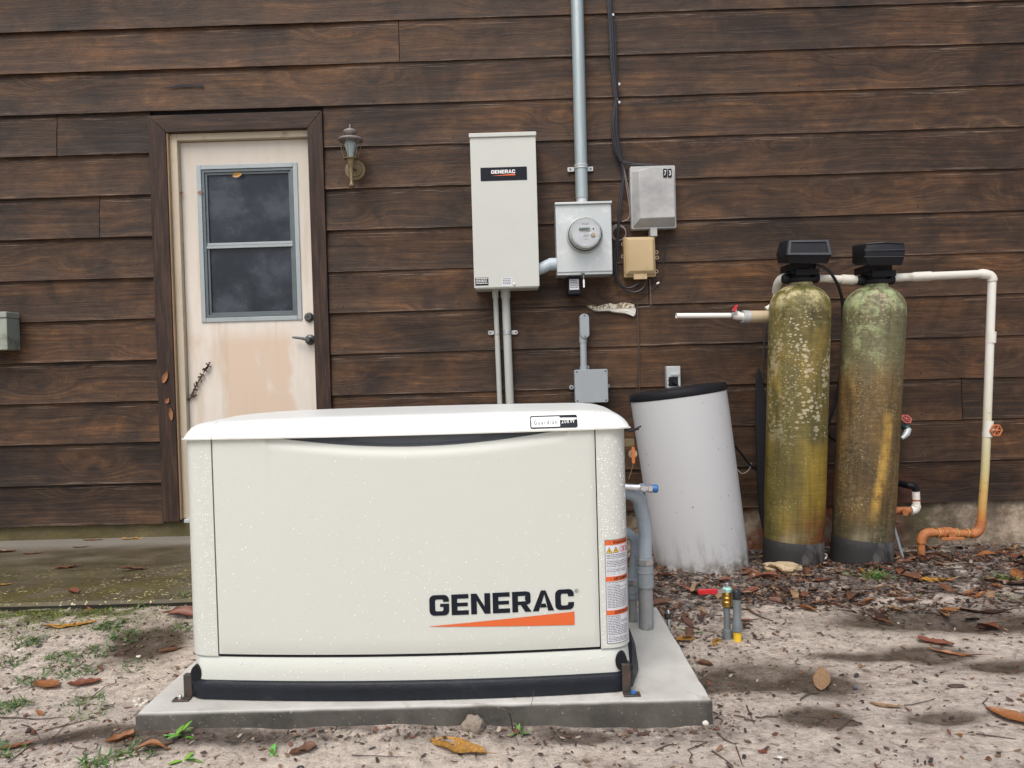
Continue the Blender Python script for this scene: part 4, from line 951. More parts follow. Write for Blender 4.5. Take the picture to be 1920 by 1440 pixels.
# beige box
t = thing('utility_box', W(1200, 523, WY), 'small beige plastic box with a raised lid below the grey cover', 'utility box')
x0, x1 = W(1170, 480, 4.035).x, W(1229, 480, 4.035).x; z0, z1 = W(1200, 519, 4.035).z, W(1200, 444, 4.035).z
MB().prism(rrect(x0, x1, z0, z1, .004), 4.038, WY+.004).build('base', 'beige', t, bevel=.0015)
MB().loft([[(x, 4.0375, z) for x, z in rrect(x0+.004, x1-.003, z0+.010, z1-.002, .004)], [(x, 4.026, z) for x, z in rrect(x0+.006, x1-.005, z0+.012, z1-.004, .004)], [(x, 4.012, z) for x, z in rrect(x0+.022, x1-.018, z0+.030, z1-.018, .002)]]).build('cover', 'beige', t, bevel=.001)
q = W(1201, 519, 4.02); MB().box(q.x-.035, q.x+.035, 4.022, 4.036, q.z-.012, q.z+.016).build('latch', 'beige', t, bevel=.001)
for px, py in ((1231, 473), (1232, 483), (1231, 509), (1168, 458), (1168, 481)):
    q = W(px, py, 4.05); MB().tube([(q.x+.008*math.cos(a_), 4.05, q.z+.008*math.sin(a_)) for a_ in [2*math.pi*i/12 for i in range(13)]], .002, 6).build('mounting_eye', 'beige', t)
# cables
def wire(pts, r, name, mat, parent, Y=4.055, n=8):
    P = [W(a, b, Y-(c[0] if c else 0)) for a, b, *c in pts]; return MB().tube(spline(P, 8), r, n).build(name, mat, parent, smooth=True)
t = thing('cable_bundle', W(1165, 305, 4.06), 'bundle of black cables hanging down the wall beside the mast pipe', 'cables')
offs = ((-3.5, .0), (0, .006), (3.2, .0), (-1.5, .012), (1.8, .011))
for k, (o_, dy) in enumerate(offs):
    w1 = 1 if k != 2 else 1.6
    pts = [(1142+o_*.9, -60), (1143+o_*.9, 0), (1147+o_*w1, 60), (1149+o_*w1, 110), (1154+o_*.8, 175), (1155+o_*.6, 190), (1153+o_*1.5, 240), (1158+o_*1.3, 280), (1165+o_*.5, 303)]
    P = [W(a, b, 4.052-dy) for a, b in pts]
    MB().tube(spline(P, 8), .0062 if k < 3 else .0048, 8).build('cable', 'wire', t, smooth=True)
wire([(1165, 303), (1176, 305), (1195, 308), (1232, 311), (1238, 318)], .0055, 'cable', 'wire', t, 4.05)
wire([(1166, 304), (1180, 309), (1200, 309.5), (1225, 313)], .004, 'cable', 'wire', t, 4.045)
wire([(1165, 303), (1168, 330), (1164, 360), (1160, 400), (1158, 440), (1154, 470), (1152.5, 500), (1158, 528), (1172, 543), (1190, 548), (1206, 540), (1212, 526)], .0055, 'cable', 'wire', t, 4.05)
wire([(1166, 303), (1169, 335), (1166.5, 365), (1163, 400), (1160, 430), (1158, 470), (1156, 505), (1163, 532), (1180, 540), (1200, 530)], .0048, 'cable', 'wire', t, 4.046)
wire([(1167, 306), (1171, 330), (1176, 360), (1181, 395), (1178, 410), (1166, 416)], .0028, 'cable', 'wireg', t, 4.06, 6)
wire([(1168, 306), (1174, 335), (1180, 365), (1184, 400)], .0028, 'cable', 'wireg', t, 4.06, 6)
mb = MB()
for py, px in ((186, 1156), (192, 1161), (158, 1161), (28, 1149.5)):
    q = W(px, py, 4.045); mb.box(q.x-.005, q.x+.005, 4.04, 4.06, q.z-.006, q.z+.006)
mb.build('cable_clip', 'metal', t)
t = thing('coiled_wire', W(1158, 450, 4.05), 'small coil of thin grey wire behind the black cables', 'wire coil')
for k in range(3):
    q = W(1159+k, 436+k*.7, 4.064-k*.002); rr_ = .041-.003*k; MB().tube([(q.x+rr_*math.cos(a_), q.y, q.z+rr_*1.02*math.sin(a_)) for a_ in [2*math.pi*i/36 for i in range(37)]], .0022, 6).build('loop', 'wireg', t, smooth=True)
t = thing('thin_wire', W(1225, 545, 4.07), 'thin black wire looping down from the grey cover with a white connector', 'wire')
wire([(1251, 428), (1248, 455), (1244.5, 490), (1243, 510), (1234, 530), (1222, 543), (1205, 552), (1185, 548)], .0018, 'strand', 'wire', t, 4.072, 6)
q = W(1233.5, 531, 4.068); MB().lathe(q, [(.005, -.008), (.005, .008)], 8, (1, 0, .5)).build('connector', 'white', t)
t = thing('thin_wire', W(1196, 745, 4.07), 'pair of dark wires running straight down the wall right of the spray foam', 'wire')
wire([(1218, 523), (1220, 550), (1220.5, 572)], .0016, 'strand', 'wireg', t, 4.074, 6)
wire([(1195, 575), (1195.5, 600), (1196, 640), (1196.5, 670), (1194, 710), (1195, 745)], .0022, 'strand', 'wood', t, 4.070, 6)
wire([(1194, 540), (1195, 575), (1197, 610), (1198, 660), (1198.5, 700), (1199, 748)], .0025, 'strand', 'wood', t, 4.068, 6)
wire([(1192, 577), (1205, 575), (1219, 574)], .0015, 'strand', 'wireg', t, 4.074, 6)
# conduit body, junction box
t = thing('junction_box', W(1109, 755, WY), 'square grey plastic junction box with a rounded conduit fitting above it', 'junction box')
yf = 3.985; x0, x1 = W(1078, 723, yf).x, W(1140, 723, yf).x; z0, z1 = W(1109, 755, yf).z, W(1109, 692.5, yf).z
MB().prism(rrect(x0+.002, x1-.002, z0+.002, z1-.002, .006), yf+.0065, WY-.002).build('box', 'pvcgrey', t, bevel=.001)
MB().prism(rrect(x0, x1, z0, z1, .008), yf, yf+.006).build('lid', 'pvcgrey', t, bevel=.0015)
for sx_ in (x0+.011, x1-.011):
    for zz in (z0+.011, z1-.011): MB().lathe((sx_, yf, zz), [(.0045, -.001), (.0045, .0015), (.002, .002)], 10, (0, -1, 0)).build('lid_screw', 'darkmetal', t)
for cx_, cz_ in (((x0+x1)/2-.012, z1+.011), (x0-.012, (z0+z1)/2-.006), (x1+.008, (z0+z1)/2-.004)):
    e_ = MB().lathe((cx_, WY-.004, cz_), [(.012, 0), (.012, .006)], 16, (0, -1, 0)).build('mounting_ear', 'pvcgrey', t); MB().lathe((cx_, WY-.0105, cz_), [(.005, 0), (.003, .003)], 8, (0, -1, 0)).build('screw', 'darkmetal', e_)
a, b = W(1093.5, 640, 4.045), W(1094.5, 694, 4.045); MB().tube([a, b], .0175, 18).build('riser', 'pvcgrey', t, smooth=True); MB().tube([b+Vector((0, 0, .022)), b], .0205, 18).build('coupling', 'pvcgrey', t, smooth=True)
q0, q1 = W(1096, 588, 4.02), W(1096, 634, 4.02); hw = .0225
lbm = MB().prism(rrect(q0.x-hw-.003, q0.x+hw-.003, q1.z, q0.z, hw-.001, 8), 4.026, WY-.002).build('conduit_body', 'pvcgrey', t, bevel=.002)
MB().prism(rrect(q0.x-hw, q0.x+hw, q1.z+.001, q0.z-.001, hw-.001, 8), 4.018, 4.0255).build('cover', 'pvcgrey', lbm, bevel=.001)
MB().tube([W(1093.5, 630, 4.047), W(1093.6, 642, 4.047)], .021, 18).build('hub', 'pvcgrey', lbm, smooth=True)
for zz in (q1.z+.010, q0.z-.010): MB().lathe((q0.x, 4.018, zz), [(.004, -.001), (.004, .002)], 8, (0, -1, 0)).build('screw', 'darkmetal', lbm)
MB().tube([W(1108, 754, 4.035), W(1110, 860, 4.035)], .0175, 18).build('lower_pipe', 'pvcgrey', t, smooth=True)
# outlet
t = thing('outlet_box', W(1262, 728, WY), 'small silver outlet box with a black plug, above the leaning white barrel', 'outlet')
yf = 4.03; x0, x1, z0, z1, bo = box_on_wall(t, 'box', 'galv', 1250, 686.5, 1276, 727.5, yf, .002, WY)
MB().box(x0+.022, x1-.008, yf-.007, yf-.0005, z1-.050, z1-.036).build('cover_hinge', 'galv', t, bevel=.001)
MB().box(x0+.010, x1-.014, yf-.003, yf-.0005, z0+.010, z1-.056).build('socket', 'black', t)
q = Vector(((x0+x1)/2+.004, yf-.004, z0+.028)); mb = MB().lathe(q, [(.013, 0), (.013, .012), (.010, .022), (.006, .03)], 14, (0, -1, 0)); mb.tube(spline([q+Vector((0, -.026, 0)), q+Vector((.010, -.032, -.015)), q+Vector((.022, -.02, -.06)), q+Vector((.03, .0, -.12))]), .004, 8); mb.build('plug', 'black', t, smooth=True)
for zz in (z0+.02, z0+.04): MB().lathe((x0+.008, yf, zz), [(.003, 0), (.003, .002)], 8, (0, -1, 0)).build('screw', 'darkmetal', t)
# left edge box
t = thing('utility_box', W(-20, 655, WY), 'old greenish grey metal box cut off by the left edge of the view', 'utility box')
yf = 3.98; x1 = W(13, 620, yf).x; z1, z0 = W(6, 585, yf).z, W(6, 656, yf).z; x0 = x1-.20
MB().box(x0, x1, yf, WY+.005, z0, z1-.03).build('body', 'mgrey', t, bevel=.003); MB().box(x0-.004, x1+.004, yf-.006, WY+.005, z1-.0295, z1+.002).build('rain_hood', 'mgrey', t, bevel=.004)
# lantern
t = thing('wall_lantern', W(661, 322, WY), 'brass coach lantern with a pale bulb mounted right of the door', 'wall lamp')
Yl = WY-.095; cx_ = W(658, 300, Yl).x
def zl(py): return W(658, py, Yl).z
pc = W(666, 319, WY); MB().lathe((pc.x, WY+.004, pc.z), [(.054, 0), (.054, .006), (.048, .010), (.040, .010), (.036, .016), (.018, .020)], 32, (0, -1, 0)).build('wall_plate', 'brass', t, smooth=True)
MB().tube(spline([(pc.x, WY-.01, pc.z), (pc.x-.004, WY-.05, pc.z-.01), (cx_, Yl+.01, pc.z-.004), (cx_, Yl, pc.z+.01)]), .008, 10).build('arm', 'brass', t, smooth=True)
tz = lambda *a: [(r, zl(p)) for r, p in a]
MB().lathe((cx_, Yl, 0), tz((.002, 355), (.007, 353), (.012, 351), (.016, 350), (.017, 347), (.012, 345), (.009, 342), (.010, 330), (.012, 318), (.013, 314), (.018, 310), (.021, 305), (.022, 300), (.024, 299), (.036, 298.5), (.036, 297)), 24).build('stem', 'brass', t, smooth=True)
MB().lathe((cx_, Yl, 0), tz((.014, 297), (.016, 293), (.019, 286), (.029, 276), (.031, 271), (.028, 266), (.02, 262.5), (.003, 261)), 24).build('bulb', 'bulb', t, smooth=True)
MB().lathe((cx_, Yl, 0), tz((.062, 264.5), (.066, 263), (.066, 262), (.055, 259), (.035, 257), (.012, 256), (.010, 254), (.022, 252), (.034, 249), (.036, 247), (.030, 244), (.014, 241.5), (.004, 240), (.0035, 237), (.005, 236), (.0008, 233)), 28).build('roof', 'patina', t, smooth=True)
for k in range(6):
    a_ = R(60*k+25); MB().tube([(cx_+.035*math.cos(a_), Yl+.035*math.sin(a_), zl(298)), (cx_+.060*math.cos(a_), Yl+.060*math.sin(a_), zl(263))], .0022, 6).build('cage_rod', 'brass', t)

# ------------------------------------------------------------------ water treatment
def make_tank(name, bot, top, mat, R0, label):
    b = bot; ax = (top-bot).normalized(); Hh = (top-bot).length
    o = thing(name, b, label, 'water tank', 'fibreglass water filter tanks')
    o.rotation_mode = 'QUATERNION'
    H = Hh
    prof = [(R0*.97, .10), (R0*.985, .14), (R0, .3), (R0, H-.13)]
    for i in range(1, 11):
        a = R(90*i/10); prof.append((max(.055, R0*math.cos(a)**.9) if i < 10 else .055, H-.13+.116*math.sin(a)))
    prof += [(.055, H-.010), (.055, H)]
    MB().lathe(b, prof, 56).build('tank_body', mat, o, smooth=True)
    bp = [(R0*.99, -.06), (R0*1.0, 0), (R0*.995, .06), (R0*.985, .105), (R0*.95, .112)]
    MB().lathe(b, bp, 48).build('boot', 'boot', o, smooth=True)
    o.rotation_quaternion = Vector((0, 0, 1)).rotation_difference(ax)
    return o
TY = 3.67; TR = .1395
b1 = G(1487, 1050); b1 = W(1487, 1038, TY); b1.z = 0.0; t1 = W(1501, 527, TY)
b1.x = W(1487, 1046, TY).x; tank1 = make_tank('filter_tank', b1, t1, 'tank1', TR, 'yellow and olive fibreglass tank spotted with pale lichen, nearer the leaning barrel')
b2 = Vector((W(1615, 1046, TY).x, TY, .0)); t2 = W(1642, 530, TY); tank2 = make_tank('filter_tank', b2, t2, 'tank2', TR, 'brown fibreglass tank with a green stained top, nearer the upright white pipe')
def head_part(tk, name, mat, mb, **k):    # parts of a tank head, given in world space for the leaning tank
    inv = (Matrix.Translation(tk.location) @ tk.rotation_quaternion.to_matrix().to_4x4()).inverted(); off = tk.location
    mb.v = [inv @ v + off for v in mb.v]; return mb.build(name, mat, tk, **k)
# head 1
F1, B1 = TY-.16, TY+.02
P = [W(1479, 450, F1+.02), W(1554, 449, F1+.02), W(1560, 477, F1-.01), W(1476, 477, F1-.01), W(1478, 494, F1+.01), W(1552, 494, F1+.01), W(1462, 455, B1), W(1455, 478, B1-.03), W(1459, 494, B1), W(1548, 451, B1+.06), W(1546, 494, B1+.06), W(1470, 452, B1+.06)]
h1 = head_part(tank1, 'control_head', 'black', MB().hull(P), bevel=.003)
q = [W(1484, 454, F1+.012), W(1549, 453, F1+.012), W(1554, 473, F1-.010), W(1482, 474, F1-.010)]
fr = MB()
o4 = [W(1479.5, 450.5, F1+.014), W(1553.5, 449.5, F1+.014), W(1559.5, 477.5, F1-.018), W(1476.5, 477.5, F1-.018)]; i4 = [W(1484, 454, F1+.010), W(1549.5, 453, F1+.010), W(1554, 473.5, F1-.014), W(1482, 474, F1-.014)]
fr.add(o4+i4+[v+Vector((0, .02, 0)) for v in o4]+[v+Vector((0, .02, 0)) for v in i4], [(k, (k+1) % 4, 4+(k+1) % 4, 4+k) for k in range(4)]+[(4+k, 4+(k+1) % 4, 12+(k+1) % 4, 12+k) for k in range(4)]+[(k, (k+1) % 4, 8+(k+1) % 4, 8+k) for k in range(4)])
head_part(tank1, 'head_bezel', plain('bezel_plastic', (.035, .037, .043), .4, var=.2), fr)
def valve(tk, top, dx=0):
    m_ = MB().lathe(top+Vector((dx, 0, -.008)), [(.062, 0), (.066, .006), (.066, .018), (.050, .024), (.050, .036), (.062, .04), (.066, .052), (.060, .060), (.048, .064), (.048, .105)], 28)
    m_.box(top.x-.075+dx, top.x+.055+dx, TY-.05, TY+.06, top.z+.045, top.z+.075)
    m_.box(top.x-.045+dx, top.x+.065+dx, TY-.065, TY+.03, top.z+.022, top.z+.050)
    for s3 in (-1, 1): m_.lathe(top+Vector((s3*.052+dx, 0, .012)), [(.021, 0), (.024, .01), (.024, .024), (.019, .034)], 16, (s3, 0, 0))
    head_part(tk, 'control_valve', 'black', m_, smooth=True)
valve(tank1, t1); valve(tank2, t2)
F2 = TY-.15
P = [W(1625, 457, F2+.03), W(1660, 454.5, F2+.015), W(1695, 456, F2+.03), W(1697, 470, F2), W(1696, 482, F2), W(1691, 497, F2+.02), W(1626, 498, F2+.02), W(1622, 480, F2), W(1598, 462, TY+.0), W(1598, 494, TY+.0), W(1602, 459, TY+.03), W(1604, 497, TY+.03), W(1686, 458, TY+.08), W(1684, 496, TY+.08)]
h2 = head_part(tank2, 'control_head', 'black', MB().hull(P), bevel=.003)
rg = MB()
for y_ in (468.5, 481): rg.tube([W(1620, y_+.5, F2-.004), W(1660, y_, F2-.005), W(1697, y_, F2-.002)], .0022, 6)
rg.tube([W(1625, 457, F2+.026), W(1660, 454.3, F2+.011), W(1695, 456, F2+.026)], .0025, 6)
head_part(tank2, 'cover_ridge', bpy.data.materials['bezel_plastic'], rg)
# PVC runs
def pv(parent, name, mat, pts, r, n=18): return MB().tube(pts, r, n).build(name, mat, parent, smooth=True)
def bend(a, c, b, r, k=8):   # rounded elbow through corner c
    a, b, c = Vector(a), Vector(b), Vector(c); return [(1-t_)**2*a+2*t_*(1-t_)*c+t_*t_*b for t_ in [i/k for i in range(k+1)]]
pr = .0195
t = thing('water_pipe', W(1450, 1000, 3.84), 'white pipe with an elbow dropping down behind the yellow tank', 'pipe')
A, Bc, D_ = W(1476, 521, TY+.02), W(1458, 521, TY+.06), W(1457, 548, 3.80)
pv(t, 'elbow', 'wht', bend(A, Bc, D_, pr), pr+.0045); pv(t, 'upright', 'wht', [D_, W(1449, 760, 3.84), Vector((W(1446, 1000, 3.86).x, 3.86, -.05))], pr)
t = thing('water_pipe', W(1560, 523, TY), 'short white pipe linking the heads of the two tanks', 'pipe')
a, b = W(1518, 521, TY+.01), W(1606, 525, TY+.01); pv(t, 'run', 'wht', [a, b], pr-.001); pv(t, 'coupling', 'wht', [W(1577, 523.6, TY+.01), W(1600, 524.7, TY+.01)], pr+.0035)
t = thing('water_pipe', Vector((W(1839, 1003, 3.86).x, 3.86, 0)), 'long white pipe right of the brown tank, turning down to a rust orange foot', 'pipe')
PY = 3.80
a, b = W(1672, 521, TY+.01), W(1840, 513.5, PY); pv(t, 'run', 'wht', [a, b], pr); pv(t, 'coupling', 'wht', [W(1712, 519.2, TY+.045), W(1744, 517.8, TY+.07)], pr+.0035)
pv(t, 'elbow', 'wht', bend(W(1836, 513.8, PY), W(1860.5, 512.5, PY), W(1860, 527, PY), pr), pr+.0045)
up = pv(t, 'upright', 'rustpvc', [W(1860, 524, PY), W(1856, 640, PY), W(1850.5, 800, PY), W(1847, 880, PY), W(1838.5, 995, PY)], pr)
pv(t, 'coupling', 'wht', [W(1858.2, 622, PY), W(1857.2, 643, PY)], pr+.004); pv(t, 'coupling', 'wht', [W(1853, 789, PY), W(1851.2, 819, PY)], pr+.0045)
pv(t, 'elbow', 'rust', bend(W(1840, 975, PY), W(1839, 1002, PY), W(1820, 1001, PY), pr), pr+.004)
pv(t, 'run', 'rust', [W(1824, 1001, PY), W(1742, 999, PY)], pr)
pv(t, 'elbow', 'rust', bend(W(1750, 998.5, PY), W(1727, 998, PY), W(1727, 1018, PY), pr), pr+.004)
q = W(1727, 1015, PY)
for px_ in (1757, 1792, 1812): pv(t, 'joint_ring', 'rustring', [W(px_, 999.5, PY), W(px_+1.6, 999.6, PY)], pr+.0052 if px_ == 1812 else pr+.0058)
pv(t, 'foot', 'rust', [q, Vector((q.x, PY, -.12))], pr-.001)
v_ = MB(); a, b = W(1757, 999.5, PY), W(1792, 1000.2, PY); v_.tube([a, a+(b-a)*.25, a+(b-a)*.3, a+(b-a)*.75, a+(b-a)*.8, b], [.024, .024, .030, .030, .024, .024], 18)
c_ = (a+b)/2; v_.lathe(c_+Vector((0, -.028, 0)), [(.014, 0), (.014, .014), (.017, .016), (.017, .026)], 14, (0, -1, 0)); vb = v_.build('ball_valve', 'rust', t, smooth=True)
MB().box(c_.x-.055, c_.x+.055, c_.y-.060, c_.y-.052, c_.z-.022, c_.z-.008).build('lever', 'rust', vb, bevel=.002)
def handwheel(parent, c, r, mat, axis=(0, -1, 0), lobes=6):
    ax = Vector(axis).normalized(); e1 = ax.cross(Vector((0, 0, 1))).normalized(); e2 = ax.cross(e1); c = Vector(c)
    mb = MB(); pts = []
    for i in range(37):
        a_ = 2*math.pi*i/36; q = r*(1+.08*math.cos(lobes*a_)); pts.append(c+(e1*math.cos(a_)+e2*math.sin(a_))*q)
    mb.tube(pts, r*.16, 8)
    for k in range(lobes):
        a_ = 2*math.pi*k/lobes; mb.tube([c+(e1*math.cos(a_)+e2*math.sin(a_))*r*.2, c+(e1*math.cos(a_)+e2*math.sin(a_))*r*.95], r*.13, 6)
    mb.lathe(c-ax*r*.15, [(r*.3, 0), (r*.3, r*.35), (r*.15, r*.45)], 10, ax); return mb.build('handwheel', mat, parent, smooth=True)
t2_ = MB(); a = W(1852, 806, PY); w_ = W(1868, 807, PY-.03)
t2_.tube([a, W(1858, 806, PY-.012), w_+Vector((0, .006, 0))], [.016, .013, .007], 12); t2_.build('drain_boss', 'wht', t, smooth=True)
handwheel(t, w_, .026, 'rustwheel')
# low pipe with black elbow
t = thing('water_pipe', W(1710, 960, 4.0), 'short rust stained pipe with black elbow coming out of the wall beside the brown tank', 'pipe')
LY = 3.97; q = W(1698, 911, LY)
pv(t, 'black_elbow', 'black', [Vector((q.x-.012, WY+.03, q.z+.004))]+bend(W(1706, 911, LY), W(1717, 910.5, LY), W(1717, 920, LY), pr), pr-.002)
pv(t, 'upright', 'whtc', [W(1717, 922, LY), W(1718, 948, LY)], pr); pv(t, 'band', 'rust', [W(1717.5, 936, LY), W(1717.6, 939, LY)], pr+.001)
pv(t, 'elbow', 'whtc', bend(W(1718, 947, LY), W(1718, 957, LY), W(1708, 957, LY), pr), pr+.003)
pv(t, 'run', 'rust', [W(1706, 957, LY), W(1640, 958, LY)], pr); c_ = W(1690, 957, LY); MB().lathe(c_+Vector((0, -.015, -.004)), [(.013, 0), (.013, .02), (.016, .022), (.016, .03)], 12, (0, -1, 0)).build('valve_stem', 'rust', t, smooth=True)
# spigot
t = thing('garden_spigot', W(1700, 800, 4.0), 'green outdoor tap with a faded red handwheel beside the brown tank', 'tap')
c_ = W(1700, 800, 3.99); MB().tube([c_+Vector((-.02, .12, 0)), c_+Vector((-.015, .03, .01)), c_+Vector((0, 0, -.004)), c_+Vector((.003, -.01, -.016))], [.015, .018, .020, .015], 14).tube([c_+Vector((0, .01, 0)), c_+Vector((-.006, -.002, .03))], [.014, .009], 12).build('body', plain('dark_green_enamel', (.03, .07, .065), .4, var=.4, sc=30), t, smooth=True)
MB().tube([c_+Vector((.006, -.008, -.012)), c_+Vector((-.012, -.02, -.036)), c_+Vector((-.03, -.028, -.05)), c_+Vector((-.045, -.034, -.058))], [.015, .017, .012, .009], 14).build('nozzle', 'galv', t, smooth=True)
handwheel(t, c_+Vector((-.004, -.006, .04)), .024, 'redwheel', (.05, -.75, .6))
# ball valve pipe
t = thing('filter_pipe', W(1400, 592, 3.76), 'level white pipe with red valve handle and tan filter, ending open beside the yellow tank', 'pipe')
a, b = W(1268, 592, 3.70), W(1372, 591.5, 3.745)
mb = MB(); n = 18; ax = (b-a).normalized(); prf = [(.0095, .09), (.0095, 0), (.0125, 0), (.0125, (b-a).length)]; mb.lathe(a, prf, n, ax, cap=False); mb.build('pipe', 'whtc', t, smooth=True)
pv(t, 'thread', 'pvcgrey', [W(1369, 591.7, 3.744), W(1375, 591.5, 3.746)], .0135)
v_ = MB().tube([W(1374, 591.5, 3.746), W(1379, 592, 3.748), W(1384, 592, 3.75), W(1388, 593, 3.752), W(1394, 593.5, 3.755)], [.0165, .019, .022, .018, .017], 16); v_.tube([W(1380, 589, 3.735), W(1377, 580, 3.72)], .010, 10); v_.build('ball_valve', 'whtc', t, smooth=True)
q = W(1378, 579, 3.715); hd = MB(); hd.hull([q+Vector((dx, dy, dz)) for dx, dy, dz in ((-.016, 0, -.012), (-.004, 0, -.016), (.012, 0, .016), (.002, 0, .020), (-.014, -.012, -.010), (-.002, -.012, -.014), (.013, -.010, .014), (.004, -.010, .018))]); hd.build('red_handle', 'redlever', t, bevel=.001)
pv(t, 'cap', 'galv', [W(1392, 593.5, 3.754), W(1398, 594, 3.756), W(1404, 594, 3.76)], [.019, .031, .033] if False else .031)
mb = MB(); a, b = W(1403, 594, 3.76), W(1470, 594, 3.80); k = 34; pts = [a+(b-a)*i/k for i in range(k+1)]; mb.tube(pts, [.030+.0008*(i % 2) for i in range(k+1)], 24); mb.build('filter_body', 'tanpipe', t, smooth=True)
pv(t, 'rear_fitting', 'wht', [W(1436, 580, 3.83), W(1446, 574, 3.83), W(1462, 573, 3.83)], .013)
# black hose arc between the tanks
t = thing('drain_hose', Vector((W(1548, 800, 3.75).x, 3.78, .5)), 'black drain hose curving down between the two tanks', 'hose')
P = [W(a, b, c) for a, b, c in ((1530, 497, 3.60), (1548, 503, 3.60), (1562, 518, 3.64), (1574, 542, 3.70), (1580, 575, 3.74), (1580, 640, 3.77), (1576, 700, 3.78), (1568, 745, 3.79), (1558, 780, 3.80), (1552, 802, 3.82), (1556, 818, 3.84), (1575, 828, 3.86), (1600, 826, 3.88))]
MB().tube(spline(P, 8), .0072, 10).build('hose', 'wire', t, smooth=True)
t = thing('hose_tail', W(1375, 830, 3.9), 'black hose hanging between barrel and yellow tank', 'hose')
P = [W(a, b, c) for a, b, c in ((1366, 826, 3.84), (1376, 834, 3.88), (1392, 853, 3.95), (1407, 872, 4.0), (1425, 885, 4.03), (1445, 893, 4.04))]; MB().tube(spline(P, 6), .0055, 8).build('hose', 'wire', t, smooth=True)
P = [W(a, b, c) for a, b, c in ((1409, 868, 4.0), (1404, 881, 4.0), (1392, 888, 4.0), (1382, 880, 4.02))]; MB().tube(spline(P, 6), .0032, 8).build('tube_end', 'wireg', t, smooth=True); MB().tube([W(1362, 832, 3.80), W(1372, 830, 3.84)], .006, 8).build('barb', 'beige', t)
t = thing('hanging_wire', W(1433, 690, 4.06), 'dark wire hanging down the wall left of the yellow tank', 'wire')
P = [W(a, b, 4.06) for a, b in ((1434, 606), (1433, 640), (1431, 680), (1430, 720))]; MB().tube(spline(P, 6), .004, 6).build('strand', 'wire', t, smooth=True)
# dark pointed board behind
ps = [(1417, 722), (1419, 700), (1422, 690), (1427, 700), (1432, 730), (1438, 780), (1444, 860), (1446, 1010), (1434, 1012), (1424, 960), (1420, 880), (1417, 800)]
pb = [W(a, b, 3.96) for a, b in ps]; o = MB().prism([(p.x, p.z) for p in pb][::-1], 3.95, 3.972).build('dark_board', 'gap', None, bevel=.002); tag(o, 'black pointed board standing upright between barrel and yellow tank', 'board')
# brine tank
t = thing('brine_barrel', Vector((W(1316, 1060, 3.68).x, 3.68, 0)), 'tall pale grey plastic barrel with black lid, leaning left beside the generator', 'barrel')
H = .845
def oval(r, z, k=56): return [t.location+Vector((r*math.cos(2*math.pi*i/k), r*math.sin(2*math.pi*i/k), z)) for i in range(k)]
RB = .227
MB().loft([oval(RB*.955, -.05), oval(RB*.955, .01), oval(RB*.965, .05), oval(RB*.985, .4), oval(RB*1.0, .72), oval(RB*1.0, H-.038)]).build('shell', 'brine', t, smooth=True)
MB().loft([oval(RB*1.005, H-.037), oval(RB*1.015, H-.033), oval(RB*1.015, H-.014), oval(RB*1.0, H-.002), oval(RB*.95, H)]).build('lid', 'black', t, smooth=True)
t.rotation_euler = (R(-1.0), R(-6.5), 0)

# ------------------------------------------------------------------ conduits and fittings beside the generator
def flex(lab, start, pts, r, foot, z_fit0, z_fit1, z_col):
    t = thing('flexible_conduit', foot, lab, 'conduit')
    P = spline([start]+pts, 12); k = len(P)
    # finely ribbed sleeve
    Q = []
    for a_, b_ in zip(P, P[1:]):
        Q += [a_, (a_+b_)/2]
    Q.append(P[-1]); MB().tube(Q, [r+(.0007 if i % 2 else -.0004) for i in range(len(Q))], 20).build('sleeve', 'flex', t, smooth=True)
    x, y = foot.x, foot.y
    MB().lathe((x, y, 0), [(r+.006, z_fit1), (r+.0085, z_fit1+.003), (r+.0085, z_fit1+.020), (r+.006, z_fit1+.024), (r+.001, z_fit1+.026)], 8).build('lock_nut', 'metal', t)
    MB().lathe((x, y, 0), [(r+.005, z_fit0+.001), (r+.005, z_fit1-.028), (r+.0065, z_fit1-.027), (r+.0065, z_fit1-.022), (r+.005, z_fit1-.021), (r+.005, z_fit1-.001)], 24).build('adapter', 'pvcgrey', t, smooth=True)
    MB().lathe((x, y, 0), [(r+.0015, PZ-.02), (r+.0015, z_fit0+.0005)], 24).build('stub_pipe', plain('scuffed_pvc', (.30, .31, .305), .5, var=.2, sc=20, dirt=(.12, .12, .12), dsc=18, dlo=.5) if 'scuffed_pvc' not in bpy.data.materials else bpy.data.materials['scuffed_pvc'], t, smooth=True)
fb = Vector((.4085, 2.565, PZ)); fy_ = 2.565
zA, zB = W(1212, 1100, fy_).z, W(1212, 1058, fy_).z
s0 = Vector((GX1-.01, 2.50, W(1178, 912, 2.5).z)); flex('thicker grey ribbed conduit curving from the generator side into the pad', s0, [W(1190, 928, 2.52), W(1203, 958, 2.55), W(1210, 1000, fy_), Vector((fb.x, fy_, W(1212, 1052, fy_).z))], .0232, fb, zA, zB, 0)
fs_ = Vector((.374, 2.64, PZ)); zA, zB = W(1191, 1122, 2.64).z, W(1191, 1096, 2.64).z
s0 = Vector((GX1-.01, 2.60, W(1178, 985, 2.6).z)); flex('thinner grey ribbed conduit behind the thicker one, entering the pad', s0, [W(1183, 1003, 2.62), W(1190, 1035, 2.64), Vector((fs_.x, 2.64, W(1191, 1092, 2.64).z))], .0155, fs_, zA, zB, 0)
t = thing('gas_connector', W(1190, 916, 2.5), 'bright steel pipe fitting with blue cap sticking out of the generator side', 'pipe fitting')
gy = 2.48; a = W(1180, 913, gy); mb = MB(); ax = (W(1228, 916, gy)-a).normalized(); L = (W(1228, 916, gy)-a).length
